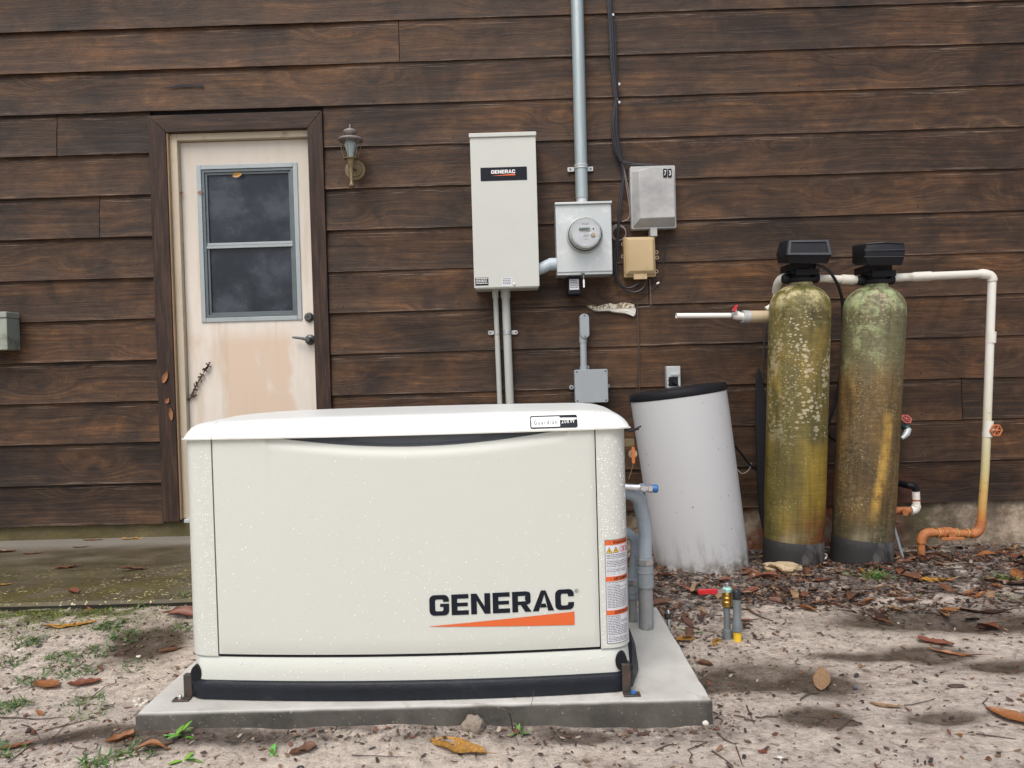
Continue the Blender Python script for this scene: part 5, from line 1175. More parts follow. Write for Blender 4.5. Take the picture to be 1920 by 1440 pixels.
mb.lathe(a-ax*.03, [(.010, 0), (.0105, .06), (.0112, .062), (.0112, .03+L*.42)], 16, ax); mb.lathe(a+ax*L*.40, [(.013, 0), (.0145, .003), (.0145, .018), (.0125, .021), (.0125, .026), (.0155, .028), (.0155, .04)], 6, ax); mb.build('union', 'chrome', t, smooth=False)
MB().lathe(a+ax*(L*.40+.039), [(.0125, 0), (.0135, .002), (.0135, .018), (.0115, .020)], 16, ax).build('blue_cap', 'blue', t, smooth=True)
# gas stub with valve, capped riser, ground rod
t = thing('gas_valve_riser', G(1364, 1198), 'grey riser with a brass valve and red lever standing in the sand', 'gas valve')
y_ = t.location.y; x_ = t.location.x; zz = lambda py: W(1363, py, y_).z
MB().lathe((x_, y_, 0), [(.0158, -.05), (.0158, zz(1186)), (.0158, zz(1184)), (.0145, zz(1180)), (.0115, zz(1179)), (.0115, zz(1136))], 18).build('riser', 'pvcdark', t, smooth=True)
MB().lathe((x_+.001, y_, 0), [(.012, zz(1138)), (.0165, zz(1136)), (.0165, zz(1131)), (.018, zz(1130)), (.018, zz(1127)), (.0165, zz(1126)), (.0165, zz(1123)), (.018, zz(1122)), (.018, zz(1119)), (.0165, zz(1118)), (.0165, zz(1111)), (.014, zz(1108))], 18).build('valve_body', 'yellowbrass', t, smooth=True)
MB().lathe((x_+.002, y_, 0), [(.0155, zz(1109)), (.0165, zz(1104)), (.012, zz(1101))], 16).build('sealed_thread', 'verdigris', t, smooth=True); MB().lathe((x_+.002, y_, 0), [(.0075, zz(1102)), (.0075, zz(1094)), (.005, zz(1093))], 6).build('plug', 'metal', t)
a, b = W(1307, 1107, y_-.01), W(1344, 1107, y_-.01); lv = MB().box(b.x-.002, x_-.008, y_-.022, y_-.019, b.z-.006, b.z+.006).build('lever', 'metal', t); MB().prism(rrect(a.x, b.x, b.z-.009, b.z+.0085, .004), y_-.026, y_-.015).build('lever_grip', 'redlever', t, bevel=.002)
t = thing('capped_riser', G(1381, 1200), 'grey pipe with a black cap and yellow band standing beside the brass valve', 'pipe stub')
y_ = t.location.y-.012; x_ = t.location.x; zz = lambda py: W(1381, py, y_).z
MB().lathe((x_, y_, 0), [(.0135, zz(1184)), (.0172, zz(1183)), (.0172, zz(1166)), (.0135, zz(1163)), (.0135, zz(1122))], 18).build('riser', 'pvcdark', t, smooth=True); MB().lathe((x_, y_, 0), [(.0142, zz(1123)), (.0142, zz(1108)), (.012, zz(1106))], 18).build('cap', 'cap', t, smooth=True)
MB().lathe((x_, y_, 0), [(.0138, -.04), (.0138, zz(1184)-.0005)], 18).build('yellow_band', 'yellow', t, smooth=True)
t = thing('ground_rod', G(1254, 1185), 'short rusty ground rod with clamp next to the pad corner', 'ground rod')
y_ = t.location.y; x_ = t.location.x; zz = lambda py: W(1253, py, y_).z; MB().lathe((x_, y_, 0), [(.007, -.05), (.007, zz(1146)), (.004, zz(1144))], 12).build('rod', 'metal', t, smooth=True); MB().lathe((x_-.003, y_, 0), [(.010, zz(1160)), (.012, zz(1158)), (.012, zz(1150)), (.009, zz(1149))], 6).build('clamp', 'bracket', t)
t = thing('pipe_stub', G(1545, 1058), 'short white open pipe end poking out beside the foot of the yellow tank', 'pipe stub')
q = G(1547, 1052)+Vector((0, 0, .022)); ax = Vector((.35, -1, -.12)).normalized(); MB().lathe(q, [(.0105, -.01), (.0105, .0), (.0145, .0), (.0145, -.22)], 18, ax, cap=False).build('pipe', 'wht', t, smooth=True); MB().lathe(q-ax*.02, [(.0104, 0), (.0104, .002)], 12, ax).build('pipe_inside', 'bracket', t)
t = thing('leaning_rod', G(1693, 1040), 'thin dark rod leaning against the brown tank', 'rod')
MB().tube([G(1694, 1040)+Vector((0, 0, -.03)), W(1672, 975, 3.72)], .0075, 10).build('rod', 'pvcgrey', t, smooth=True)

# ------------------------------------------------------------------ vegetation, leaves, stones
PADBOX = (-1.05, .50, 1.995, 2.80)
def on_pad(x, y, m_=0.0): return PADBOX[0]-m_ < x < PADBOX[1]+m_ and PADBOX[2]-m_ < y < PADBOX[3]+m_
def surf(x, y):
    if x < -.35 and y > 2.95: return .101
    if on_pad(x, y): return PZ+.001
    return ground_z(x, y)
def leaf_mesh(name, L, wd, curl, bend_, seed, kind='ellipse', mat='leaf'):
    rr = random.Random(seed); nl, nw = 12, 6; vs = []
    fold = rr.uniform(-.2, .5)
    for i in range(nl+1):
        u = i/nl
        if kind == 'ellipse': hw = math.sin(math.pi*min(1, u*1.0))**.75*(1-.25*u)
        elif kind == 'lobed': hw = math.sin(math.pi*u)**.6*(.55+.45*abs(math.cos(u*math.pi*3.2)))
        elif kind == 'torn': hw = math.sin(math.pi*min(1, u*.85))**.5*(.6+.4*rr.random())
        else: hw = math.sin(math.pi*u)**.8
        hw *= wd/2
        for j in range(nw+1):
            v = (j/nw*2-1); y = v*hw; x = (u-.5)*L
            ang = v*curl; r_ = hw/max(.01, abs(curl)) if abs(curl) > .05 else None
            if r_: y = r_*math.sin(ang); z = r_*(1-math.cos(ang))
            else: z = 0
            z += bend_*L*((u-.5)**2*2)+.02*L*noise.noise(Vector((u*4+seed, v*2, seed)))*(1+abs(v))*1.5+abs(v)*fold*hw*.3
            vs.append((x, y, z))
    fs = [(i*(nw+1)+j, i*(nw+1)+j+1, (i+1)*(nw+1)+j+1, (i+1)*(nw+1)+j) for i in range(nl) for j in range(nw)]
    b = len(vs); sl_ = L*.18; r_ = max(.0006, L*.006)   # stalk
    for k in range(4):
        x = L/2-.002+sl_*k/3; z = bend_*L*.5+.02*L*k/3
        vs += [(x, r_, z), (x, -r_*.5, z+r_), (x, -r_*.5, z-r_)]
    fs += [(b+3*k+m, b+3*k+(m+1) % 3, b+3*k+3+(m+1) % 3, b+3*k+3+m) for k in range(3) for m in range(3)]
    zmin = min(v[2] for v in vs[:b]); vs = [(x, y, z-zmin) for x, y, z in vs]
    me = bpy.data.meshes.new(name); me.from_pydata(vs, [], fs); me.materials.append(MAT[mat])
    for p in me.polygons: p.use_smooth = True
    return me
LCOL = {'dark': (.055, .028, .020), 'brown': (.175, .078, .040), 'reddish': (.24, .085, .045), 'orange': (.34, .14, .045), 'tan': (.36, .235, .13)}
LM = []
for k in range(22):
    kind = ('ellipse', 'ellipse', 'torn', 'lobed', 'ellipse')[k % 5]
    LM.append(leaf_mesh('fallen_leaf', 1.0, rnd.uniform(.32, .5), rnd.choice([.15, .5, 1.0, 1.5, -.4, .8]), rnd.uniform(-.25, .35), k, kind))
def put_leaf(me, x, y, L, rz, label, group=None, tilt=(0, 0), dz=.001, cat='leaf', name='fallen_leaf', col=None):
    o = bpy.data.objects.new(name, me); C.objects.link(o); o.location = (x, y, surf(x, y)+dz); o.scale = (L, L, L)
    o.rotation_euler = (tilt[0], tilt[1], rz); o.color = (*LCOL.get(col, (.17, .075, .035)), 1)
    return tag(o, label, cat, group)
def hero(px, py, L, rz, label, z=0.0, **k):
    p = G(px, py, z)
    for _ in range(3): p = G(px, py, surf(p.x, p.y))
    mk = k.pop('mk', None); wd = k.pop('wd', .42); curl = k.pop('curl', .35); be = k.pop('bend', .15); kind = k.pop('kind', 'ellipse'); mat = k.pop('mat', 'leaf')
    me = leaf_mesh('fallen_leaf', 1.0, wd, curl, be, px*7+py, kind, mat)
    return put_leaf(me, p.x, p.y, L, R(rz), label, **k)
hero(858, 1402, .165, -28, 'large yellow-orange leaf lying in front of the pad, left of its middle', mat='yleaf', wd=.45, curl=.5, bend=.05)
hero(568, 1410, .07, 35, 'folded orange leaf on the sand in front of the pad', kind='torn', curl=1.0, wd=.75)
hero(1908, 1352, .15, -52, 'big brown leaf at the right edge of the view', col='orange', wd=.45, curl=.7)
hero(1541, 1276, .15, 66, 'tan oval leaf lying across the dark wet hollow right of the pad', col='tan', wd=.38, curl=.25, bend=.05, tilt=(0, R(-6)), dz=.002)
hero(128, 1171, .185, 12, 'long orange-brown leaf on the moss near the walkway', mat='yleaf', wd=.22, curl=.35, bend=.1)
hero(318, 1212, .085, 25, 'tightly rolled brown leaf left of the generator', curl=2.6, wd=.5)
hero(337, 1150, .11, 20, 'crumpled brown leaf touching the generator corner above the rolled one', kind='torn', curl=.8, wd=.7)
hero(88, 1286, .10, 160, 'brown lobed leaf on sand at the left, leftmost of a pair', col='orange', kind='lobed', wd=.7, curl=.6)
hero(158, 1282, .10, 10, 'brown lobed leaf on sand at the left, rightmost of a pair', col='reddish', kind='lobed', wd=.6, curl=.7)
hero(28, 1402, .09, 25, 'reddish leaf in the lower left corner', col='reddish', wd=.35, curl=.5)
hero(58, 1374, .06, -45, 'small cupped brown leaf with a long stalk at lower left', wd=.4, curl=1.3)
hero(225, 1388, .07, 40, 'orange curled leaf in the pile left of the pad front corner', col='orange', kind='torn', curl=1.2, wd=.6)
hero(282, 1373, .08, 10, 'arched orange-brown leaf against the pad front corner', col='orange', curl=1.1, bend=-.5, wd=.4)
hero(300, 1400, .07, 18, 'pair-side brown leaf just below the pad front corner', wd=.28, curl=.6)
hero(172, 1127, .055, 60, 'pale orange leaf caught on the walkway front edge', col='orange', kind='lobed', wd=.8, curl=.5, tilt=(R(25), 0))
hero(122, 1065, .10, 12, 'dark brown leaf on the middle of the walkway', kind='torn', wd=.4, curl=.5)
hero(150, 1027, .08, 8, 'thin brown leaf on the walkway close to the wall', wd=.25, curl=1.1)
hero(62, 1039, .085, 15, 'reddish brown leaf on the walkway near the left edge', wd=.3, curl=.7)
hero(176, 1014, .12, 2, 'flat reddish leaf at the wall foot, left of the orange one', col='reddish', wd=.2, curl=.4)
hero(248, 1012, .12, 5, 'orange leaf at the wall foot below the door casing', mat='yleaf', wd=.25, curl=.7)
hero(8, 1036, .11, 10, 'dark curled leaf on the walkway cut by the left edge', wd=.4, curl=1.2)
hero(8, 1097, .06, 10, 'orange leaf on the walkway front part, cut by the left edge', wd=.35, curl=.6, mat='yleaf')
hero(1342, 1207, .075, 62, 'glossy yellow-brown leaf standing beside the grey risers', mat='yleaf', wd=.5, curl=.8, tilt=(R(30), 0))
hero(1285, 1201, .07, 15, 'pale yellow lobed leaf beside the pad edge', mat='yleaf', kind='lobed', wd=.9, curl=.5)
hero(1320, 1247, .06, 150, 'dark curled leaf on sand right of the pad edge', curl=1.6, wd=.6)
hero(1752, 1090, .17, -3, 'large tan leaf lying before the brown tank', wd=.35, curl=.4, mat='yleaf')
hero(1862, 1038, .17, -15, 'long tan leaf at the foundation near the right edge', col='orange', wd=.24, curl=.5)
hero(1700, 1020, .06, 20, 'small brown leaf at the foot of the rusty pipe', wd=.4, curl=.9)
hero(1755, 1207, .11, 150, 'reddish shredded leaf beside the puddle on the right', col='reddish', kind='torn', wd=.5, curl=.5)
hero(1850, 1150, .19, -6, 'long dark wet leaf lying in the puddle', col='dark', wd=.2, curl=.3)
hero(1805, 1143, .05, -20, 'small orange leaf on the puddle rim', wd=.5, curl=.3, mat='yleaf')
hero(1660, 1325, .08, -20, 'flat tan leaf on the sand in the right foreground', col='tan', wd=.35, curl=.2)
hero(1790, 1228, .15, -28, 'long orange sliver of bark on sand at the right', col='orange', wd=.13, curl=.5)
hero(1390, 1165, .12, -12, 'brown leaf on the sand right of the risers', wd=.25, curl=.9)
hero(1255, 1145, .09, 30, 'dark leaf leaning on the pad edge beside the conduits', wd=.35, curl=1.1)
hero(1800, 1378, .02, 0, 'tiny orange leaf alone in the lower right', wd=.7, curl=.8, mat='yleaf')
# leaves stuck to door and casing
def stuck(px, py, Y, L, rot, label, mat='leaf', wd=.5):
    p = W(px, py, Y); me = leaf_mesh('stuck_leaf', 1.0, wd, .6, .1, px+py, 'ellipse', mat); o = bpy.data.objects.new('stuck_leaf', me); C.objects.link(o)
    o.color = (.36, .16, .06, 1); o.location = p; o.scale = (L,)*3; o.rotation_euler = (R(90), R(-rot), 0); tag(o, label, 'leaf')
stuck(310, 707, WY-.017, .07, 70, 'orange leaf clinging to the left door casing, highest of three')
stuck(314, 751, WY-.017, .035, 60, 'tan leaf clinging to the left door casing, middle of three', wd=.8)
stuck(321, 776, WY-.017, .07, 95, 'tan leaf clinging to the left door casing, lowest of three', wd=.4)
stuck(336, 365, DY-.012, .05, 20, 'small brown leaf stuck on the door left of its window')
stuck(375, 361, DY-.012, .03, 15, 'tiny dark leaf stuck on the left rim of the door window')
stuck(445, 328, DY-.012, .055, 10, 'orange curled leaf stuck at the top of the door window', 'yleaf', .6)
# dead vine on the door
t = thing('dead_vine', W(345, 758, DY), 'dry brown vine twig clinging to the lower left of the door', 'vine')
P = [W(a, b, DY-.01) for a, b in ((336, 760), (350, 753), (360, 742), (366, 726), (372, 716), (380, 702), (388, 690), (394, 680))]; MB().tube(spline(P, 6), [.004]*30+[.002]*13, 6).build('stem', 'wood', t, smooth=True)
rr = random.Random(4)
for k in range(26):
    u = rr.random()**.8; q = spline(P, 6)[int(u*42)]; me = leaf_mesh('dry_leaf', 1, .6, 1.2, .2, 100+k, 'torn'); o = bpy.data.objects.new('dry_leaf', me); C.objects.link(o); o.parent = t; o.color = (.11, .06, .04, 1)
    o.location = q-t.location+Vector((rr.uniform(-.012, .012), -.006, rr.uniform(-.012, .012))); o.scale = (rr.uniform(.014, .034),)*3; o.rotation_euler = (rr.uniform(.8, 2.2), rr.uniform(-3, 3), rr.uniform(-.6, .6))
# scattered individual leaves
def dens(x, y):
    n_ = .5+.9*noise.noise(Vector((x*2.4, y*4.2, 6)))
    if x > .5:
        d_ = sst(2.72, 3.10, y+.46*noise.noise(Vector((x*1.6+y, y*7, 4)))+.10*noise.noise(Vector((x*6, y*14, 8))))*1.1+.10*n_*sst(2.2, 2.5, y)+.05; 
        if y < 2.9 and x < .95: d_ += .25*sst(2.35, 2.6, y)
        return d_*(.15+n_*1.1)
    if x < -.9:
        if y > 2.95: return .03
        return .10*n_+.05
    return .16*n_
MARKS = [('in front of the yellow tank', G(1480, 1085)), ('in front of the brown tank', G(1630, 1085)), ('below the rusty pipe', G(1770, 1050)), ('beside the foot of the leaning barrel', G(1330, 1090)), ('near the right edge below the wall', G(1900, 1060)),
         ('between the capped riser and the tanks', G(1450, 1130)), ('near the grey risers', G(1375, 1180)), ('at the right end of the pad', G(1290, 1250)), ('around the dark wet hollow', G(1470, 1290)), ('around the puddle at the right', G(1800, 1170)), ('on the sand beyond the wet hollow', G(1600, 1200)),
         ('in the right foreground', G(1650, 1390)), ('in front of the pad right half', G(1050, 1400)), ('in front of the pad left half', G(600, 1400)), ('at the lower left corner', G(100, 1400)), ('on the left sand', G(150, 1260)), ('by the generator left side', G(320, 1180)), ('on the left walkway', G(150, 1070)),
         ('in the litter behind the grey risers', G(1420, 1110)), ('in the litter left of the puddle', G(1650, 1140)), ('at the right edge by the grass', G(1890, 1110)), ('in the litter under the rusty pipe foot', G(1730, 1060))]
rr = random.Random(21); cnt = 0; seen = {}
while cnt < 250:
    x = rr.uniform(-1.9, 2.75); y = rr.uniform(1.8, 4.02)
    if abs(x) > .70*y or on_pad(x, y, .04): continue
    if x < .45 and x > -1.0 and y > 2.0: continue
    if rr.random() > dens(x, y)*1.0: continue
    L = rr.uniform(.05, .13) if y > 2.7 else rr.uniform(.025, .06)
    cn = rr.choice(['dark', 'brown', 'brown', 'reddish', 'orange', 'tan'] if y > 2.7 else ['dark', 'brown', 'reddish', 'orange']); ki = rr.randrange(22)
    sh = ('oval', 'oval', 'ragged', 'lobed', 'oval')[ki % 5]; mk = min(MARKS, key=lambda m_: (m_[1].x-x)**2+(m_[1].y-y)**2)[0]
    size = 'small ' if L < .06 else ('large ' if L > .10 else '')
    lab = '%s%s %s leaf lying %s' % (size, {'dark': 'dark brown', 'reddish': 'reddish'}.get(cn, cn), sh, mk)
    o = put_leaf(LM[ki], x, y, L, rr.uniform(0, 6.28), lab, 'fallen leaves scattered over the soil', (rr.uniform(-.35, .35), rr.uniform(-.3, .3)), rr.uniform(.001, .008), col=cn); cnt += 1
# litter fragments: uncountable
def litter():
    vs = []; fs = []; cols = []; rr = random.Random(9); k = 0
    while k < 19000:
        x = rr.uniform(-2.1, 2.85); y = rr.uniform(1.72, 4.06)
        if on_pad(x, y, .006): continue
        if x < .4 and x > -.98 and y > 2.0: continue
        d_ = dens(x, y)
        edge = 1.0*sst(1.9, 1.985, y)*(-1.1 < x < .55)
        if rr.random() > d_*.48+.075+edge*.45: continue
        if x < -.35 and y > 2.95 and rr.random() > .05: continue
        deep = x > .5 and y > 2.85; L = rr.uniform(.004, .030) if deep else rr.choice([rr.uniform(.003, .010), rr.uniform(.006, .022)]); wd = L*rr.uniform(.2, .7); a = rr.uniform(0, 6.28); z = surf(x, y)+rr.uniform(.0005, .010 if deep else .003)
        c_, s_ = math.cos(a), math.sin(a); b = len(vs); t1, t2 = rr.uniform(-.35, .35)*L, rr.uniform(-.35, .35)*wd
        q = [(-L/2, -wd*.3, 0), (-L*.1, -wd/2, t2), (L/2, -wd*.1, t1), (L*.3, wd/2, t1-t2), (-L*.35, wd*.4, t2*.5)]
        vs += [(x+p*c_-r_*s_, y+p*s_+r_*c_, z+abs(h_)) for p, r_, h_ in q]; fs.append(tuple(range(b, b+5)))
        base = rr.choice([(.040, .024, .018), (.03, .02, .016), (.06, .032, .024), (.09, .042, .028), (.14, .06, .035), (.022, .017, .014), (.20, .10, .05), (.10, .075, .058), (.26, .20, .15)] if deep else [(.05, .035, .028), (.10, .06, .04), (.20, .12, .07), (.035, .026, .022), (.36, .30, .24), (.14, .06, .035)])
        cols += [base]*5; k += 1
    me = bpy.data.meshes.new('leaf_fragments'); me.from_pydata(vs, [], fs); me.materials.append(MAT['litter']); o = bpy.data.objects.new('leaf_fragments', me); C.objects.link(o); colattr(o, cols)
    tag(o, 'fine crumbs of dead leaves and bark strewn over the soil', 'leaf litter', kind='stuff')
litter()
# grass tufts and weeds
def tuft(x, y, n_, h, spread, label, cat='grass tuft', wide=.0022, col=((.05, .10, .02), (.14, .24, .05)), seed=1, up=.75):
    rr = random.Random(seed); t = thing('grass_tuft' if wide < .005 else 'weed', (x, y, surf(x, y)), label, cat, None)
    vs = []; fs = []; cols = []
    for k in range(n_):
        a = rr.uniform(0, 6.28); L = h*rr.uniform(.5, 1.1); u_ = rr.uniform(up*.4, up*1.3); b = len(vs); w_ = wide*rr.uniform(.6, 1.2); m_ = 5; ox, oy = rr.uniform(-spread, spread), rr.uniform(-spread*.7, spread*.7)
        z0 = surf(x+ox, y+oy)-surf(x, y); cc = [c1+(c2-c1)*rr.random() for c1, c2 in zip(*col)]
        for i in range(m_+1):
            s_ = i/m_; r_ = L*s_*math.cos(u_)*(1+.3*s_); z = L*s_*math.sin(u_)-.35*L*s_*s_; px = ox+r_*math.cos(a); py = oy+r_*math.sin(a)
            wv = w_*(1-s_)**.6 if wide < .005 else w_*math.sin(math.pi*min(.98, s_*.9+.05))
            vs += [(x+px-wv*math.sin(a), y+py+wv*math.cos(a), surf(x, y)+z0+z), (x+px+wv*math.sin(a), y+py-wv*math.cos(a), surf(x, y)+z0+z)]; cols += [cc, cc]
        fs += [(b+2*i, b+2*i+1, b+2*i+3, b+2*i+2) for i in range(m_)]
    o = MB().add(vs, fs).build('blades' if wide < .005 else 'leaves', 'green', t, fix=False); colattr(o, cols); return t
def tp(px, py, *a, **k):
    p = G(px, py)
    for _ in range(3): p = G(px, py, surf(p.x, p.y))
    return tuft(p.x, p.y, *a, **k)
WC = ((.08, .22, .03), (.20, .42, .06))
tp(338, 1380, 9, .055, .018, 'bright green broad-leaved weed against the pad front at the left', 'weed', .0075, WC, 1, 1.0)
tp(344, 1427, 6, .035, .012, 'small bright green seedling below the weed at the lower left', 'weed', .008, WC, 2, .8)
tp(507, 1372, 5, .03, .010, 'tiny light green sprout against the pad front left of centre', 'weed', .006, WC, 3, 1.1)
tp(977, 1378, 7, .05, .012, 'green grass sprout against the pad front right of centre', 'weed', .0052, ((.06, .18, .04), (.14, .32, .08)), 4, 1.2)
tp(1640, 1082, 70, .075, .05, 'lush green grass tuft before the brown tank', seed=5, col=((.05, .13, .02), (.12, .30, .05)))
tp(1590, 1080, 14, .04, .03, 'sparse yellow-green grass between the feet of the two tanks', seed=15)
tp(1880, 1086, 30, .06, .045, 'green grass tuft near the right edge below the rusty pipe', seed=6, wide=.003, col=((.06, .15, .02), (.14, .30, .05)))
tp(1890, 1120, 34, .04, .06, 'dull low grass patch near the right edge below the green tuft', seed=16, col=((.04, .07, .02), (.09, .12, .04)))
tp(1725, 1112, 14, .04, .03, 'thin grass in the litter in front of the brown tank', seed=7)
tp(1300, 1187, 8, .05, .02, 'small green vine sprig right of the pad by the ground rod', 'weed', .0052, ((.04, .12, .02), (.12, .26, .04)), 8, .5)
tp(1275, 1050, 9, .05, .015, 'dark green sprig at the left foot of the leaning barrel', 'weed', .006, ((.02, .06, .02), (.06, .13, .04)), 9, 1.0) if False else None
for k, (px, py, n_, lb) in enumerate(((208, 1172, 60, 'dark green grass patch right of the long leaf on the moss'), (235, 1185, 36, 'green grass patch closest to the generator left side'), (55, 1195, 40, 'grass patch left of the long leaf on the moss'), (180, 1212, 34, 'flat grass patch below the dark green one on the left'),
        (112, 1228, 26, 'small grass tuft in the middle of the left sand'), (150, 1255, 34, 'upright grass tuft at the centre of the left sand'), (105, 1250, 14, 'thin grass tuft beside the upright one'), (248, 1250, 14, 'thin grass tuft near the pad left side'), (50, 1278, 24, 'grass tuft left of the lobed leaves'),
        (162, 1315, 22, 'short grass tuft left of the pad front corner'), (30, 1322, 30, 'spreading grass tuft at the lower left edge'), (5, 1330, 24, 'grass tuft cut by the left edge'), (258, 1408, 26, 'green grass clump below the pad front corner'), (180, 1432, 34, 'green grass clump at the bottom edge left'), (345, 1175, 14, 'small grass tuft touching the generator left side'),
        (10, 1240, 30, 'weedy grass at the left edge below the moss'), (165, 1345, 12, 'wispy grass left of the pad corner'), (12, 1410, 20, 'yellowish grass in the lower left corner'), (275, 1128, 10, 'short grass at the foot of the walkway edge'), (345, 1130, 14, 'grass at the walkway edge touching the generator'))):
    tp(px, py, int(n_*2.2), .042, .05, lb, seed=30+k, col=((.05, .09, .025), (.13, .21, .06)))
def moss():
    vs = []; fs = []; cols = []; rr = random.Random(77)
    for _ in range(9000):
        x = rr.uniform(-2.2, -1.1); y = rr.uniform(2.35, 2.945); nz_ = noise.noise(Vector((x*1.7, y*2.2, 9)))*.22
        if rr.random() > sst(2.5, 2.85, y+nz_)*sst(-1.2, -1.6, x+nz_)*.8+.012: continue
        z = surf(x, y); a = rr.uniform(0, 6.28); L = rr.uniform(.004, .012); b = len(vs); w_ = .0012 if rr.random() < .7 else .0035; c = rr.choice([(.10, .14, .02), (.17, .22, .03), (.06, .10, .02), (.22, .27, .05)])
        vs += [(x-w_*math.sin(a), y+w_*math.cos(a), z), (x+w_*math.sin(a), y-w_*math.cos(a), z), (x+L*math.cos(a), y+L*math.sin(a), z+L*.6)]; fs.append((b, b+1, b+2)); cols += [c]*3
    me = bpy.data.meshes.new('moss'); me.from_pydata(vs, [], fs); me.materials.append(MAT['green']); o = bpy.data.objects.new('moss', me); C.objects.link(o); colattr(o, cols); tag(o, 'low yellow-green moss along the walkway edge at the left', 'moss', kind='stuff')
moss()
# twigs
def twig(pts, r, label, group=None, name='twig'):
    P = []
    for px, py, *h in pts:
        p = G(px, py)
        for _ in range(3): p = G(px, py, surf(p.x, p.y))
        p.z += (h[0] if h else .003); P.append(p)
    Q = spline(P, 6); k = len(Q); o = MB().tube(Q, [r*(1-.6*i/(k-1)) for i in range(k)], 6).build(name, 'wood', None, smooth=True); return tag(o, label, 'twig', group)
twig([(15, 1432), (60, 1400), (95, 1388), (120, 1365), (135, 1350)], .0016, 'long thin twig curving across the lower left corner')
twig([(0, 1347), (40, 1348), (75, 1350), (120, 1346)], .0022, 'dark straight twig at the left edge above the cupped leaf')
twig([(85, 1371), (115, 1364), (150, 1355), (182, 1347)], .002, 'forked twig left of the wet streak')
twig([(40, 1360), (58, 1366), (70, 1378), (76, 1392)], .0016, 'bent twig through the cupped leaf at lower left')
twig([(1260, 1160), (1280, 1168), (1300, 1178), (1312, 1182)], .0055, 'thick dark stick right of the ground rod')
twig([(1338, 1140), (1345, 1152), (1352, 1162)], .004, 'short brown stick leaning beside the brass valve') if False else None
twig([(1400, 1142), (1420, 1155), (1450, 1166)], .004, 'brown stick right of the capped riser')
twig([(1400, 1325), (1408, 1345), (1415, 1360)], .0022, 'short dark twig on sand right of the pad front corner')
twig([(1345, 1375), (1358, 1388), (1380, 1398)], .0024, 'dark twig in the foreground below the pad right corner')
twig([(1228, 1410), (1250, 1400), (1265, 1398), (1275, 1405)], .002, 'thin twig in the foreground, right of the pad front')
twig([(1335, 1410), (1350, 1420), (1372, 1436)], .0024, 'dark twig near the bottom edge below the pad corner')
twig([(1380, 1402), (1388, 1425), (1392, 1436)], .002, 'thin upright twig near the bottom edge')
twig([(1570, 1372, .004), (1585, 1362, .008), (1600, 1352, .012)], .003, 'dark stick crossing the flat bark piece')
twig([(1830, 1378), (1860, 1382), (1905, 1388)], .002, 'thin twig in the lower right corner')
twig([(430, 1436), (470, 1412), (520, 1405)], .0013, 'faint thin twig at the bottom edge below the generator') if False else None
twig([(985, 1362, .002), (995, 1352, .03), (1003, 1338, .06)], .0015, 'thin dark stem rising against the pad front')
twig([(660, 1418), (720, 1420), (760, 1421)], .0012, 'hair thin twig on sand before the pad middle')
twig([(936, 1350, .03), (955, 1352, .02), (962, 1372, .004), (972, 1398)], .0022, 'arched reddish twig against the pad front')
twig([(1430, 1020, .02), (1445, 1035, .01), (1462, 1050)], .004, 'grey stick at the left foot of the yellow tank')
rr = random.Random(55)
for k in range(60):
    if k < 26: x = rr.uniform(.6, 2.6); y = rr.uniform(2.7, 3.95)
    else: x = rr.uniform(-1.5, 1.35); y = rr.uniform(1.82, 2.9)
    if on_pad(x, y, .03) or (x < .4 and x > -1 and y > 2) or abs(x) > .69*y: continue
    a = rr.uniform(0, 6.28); L = rr.uniform(.03, .11); P = []
    for i in range(5): xx = x+L*i/4*math.cos(a+.25*i*rr.uniform(-1, 1)); yy = y+L*i/4*math.sin(a); P.append(Vector((xx, yy, surf(xx, yy)+.003+.004*rr.random())))
    q = min(MARKS, key=lambda m_: (m_[1].x-x)**2+(m_[1].y-y)**2)[0]; th_ = rr.random() < .4; a2 = a % math.pi
    ori = 'crosswise' if (a2 < .8 or a2 > 2.34) else 'lengthwise'
    o = MB().tube(P, [.0021 if th_ else .0014]*5, 5).build('twig', 'wood', None, smooth=True); tag(o, ('thick ' if th_ else 'thin ')+('long' if L > .07 else 'short')+' twig '+q+' '+ori, 'twig', 'small twigs strewn over the soil')
# rocks and shells
def rock(px, py, sx, sy, sz, label, mat='stone', seed=1, name='rock', cat='rock', group=None, amp=.3, rz=0):
    p = G(px, py)
    for _ in range(3): p = G(px, py, surf(p.x, p.y))
    bm = bmesh.new(); bmesh.ops.create_icosphere(bm, subdivisions=3, radius=1)
    for v in bm.verts:
        n_ = 1+amp*noise.noise(v.co*1.6+Vector((seed, 0, 0)))+amp*.4*noise.noise(v.co*4+Vector((seed, 5, 0))); v.co = Vector((v.co.x*sx*n_, v.co.y*sy*n_, v.co.z*sz*n_))
    me = bpy.data.meshes.new(name); bm.to_mesh(me); bm.free(); me.materials.append(MAT[mat])
    for q in me.polygons: q.use_smooth = True
    o = bpy.data.objects.new(name, me); C.objects.link(o); o.location = (p.x, p.y, p.z+sz*.5); o.rotation_euler = (0, 0, rz); return tag(o, label, cat, group)
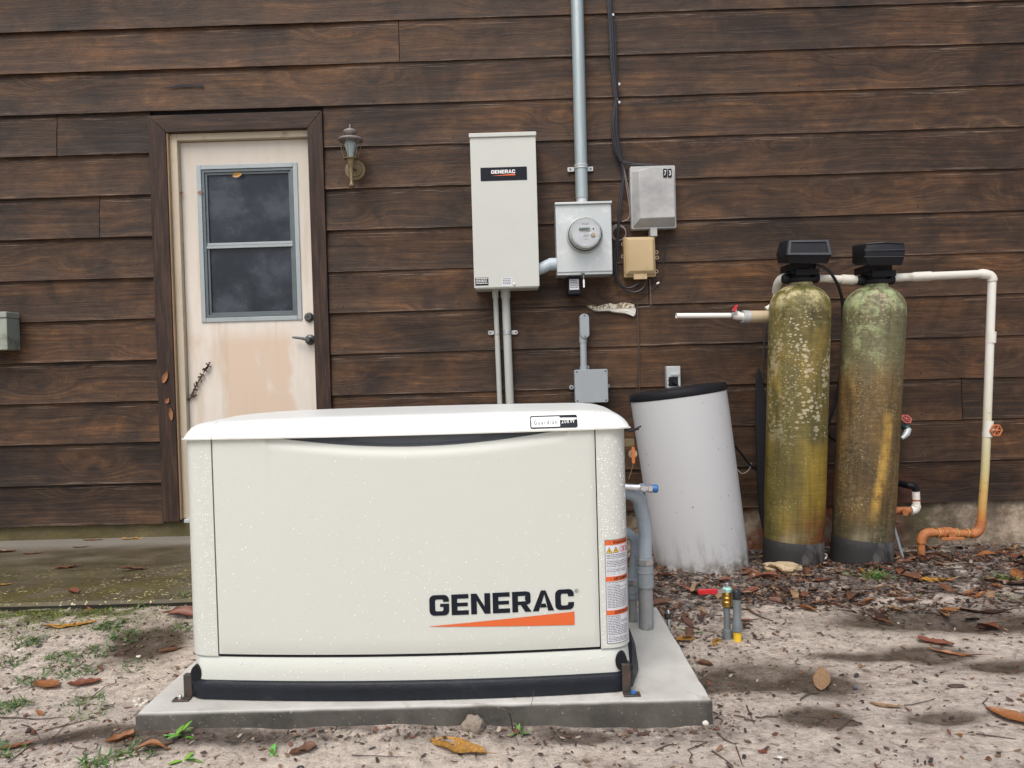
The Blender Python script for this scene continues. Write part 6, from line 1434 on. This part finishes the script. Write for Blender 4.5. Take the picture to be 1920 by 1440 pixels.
rock(1467, 1068, .095, .05, .022, 'flat pale rock before the foot of the yellow tank', seed=3, rz=-.25)
rock(888, 1368, .028, .02, .024, 'rough brown concrete lump against the pad front', mat='lump', seed=5, name='concrete_lump', amp=.38)
rock(1323, 1358, .007, .005, .006, 'small white pebble at the right front corner of the pad', 'shell', 7, 'pebble', 'pebble')
for k, (px, py) in enumerate(((253, 1316), (262, 1313), (270, 1320), (264, 1324), (275, 1316), (256, 1323))):
    rock(px, py, .0065, .005, .0045, 'small white pebble in the cluster left of the pad', 'shell', 10+k, 'pebble', 'pebble', 'white pebble cluster left of the pad')
rock(1463, 1422, .008, .006, .004, 'white shell chip in the foreground right of the pad', 'shell', 20, 'shell_chip', 'shell')
rock(36, 1220, .008, .006, .004, 'white shell chip on the left sand near the edge', 'shell', 21, 'shell_chip', 'shell')
rock(260, 1232, .008, .006, .004, 'white shell chip on the left sand near the rolled leaf', 'shell', 22, 'shell_chip', 'shell')
rock(1575, 1357, .045, .022, .004, 'flat grey bark piece on the sand in the right foreground', 'wood', 23, 'bark_piece', 'bark', amp=.5, rz=-.1)
rock(1605, 1290, .003, .002, .002, 'tiny blue plastic scrap on the sand right of the wet hollow', 'blue', 24, 'plastic_scrap', 'scrap')
rock(1792, 1288, .022, .012, .005, 'dark bark chip on the sand at the right', 'wood', 25, 'bark_piece', 'bark', amp=.5)

# things that share a label get told apart by their place among each other
WORDS = ['leftmost', 'second from the left', 'third from the left', 'fourth from the left', 'fifth from the left', 'sixth from the left']
bylab = {}
for o in list(bpy.data.objects):
    if o.parent is None and o.get('group') in ('fallen leaves scattered over the soil', 'small twigs strewn over the soil'): bylab.setdefault(o['label'], []).append(o)
for lab, L_ in bylab.items():
    if len(L_) < 2: continue
    L_.sort(key=lambda o: (o.data.vertices[0].co.x if o.location.length < 1e-6 else o.location.x))
    if len(L_) == 2: ws = ['the left one', 'the right one']
    else: ws = [WORDS[min(i, 5)] for i in range(len(L_)-1)]+['rightmost']
    for o, w_ in zip(L_, ws): o['label'] = lab.replace(' lying', '')+', '+w_
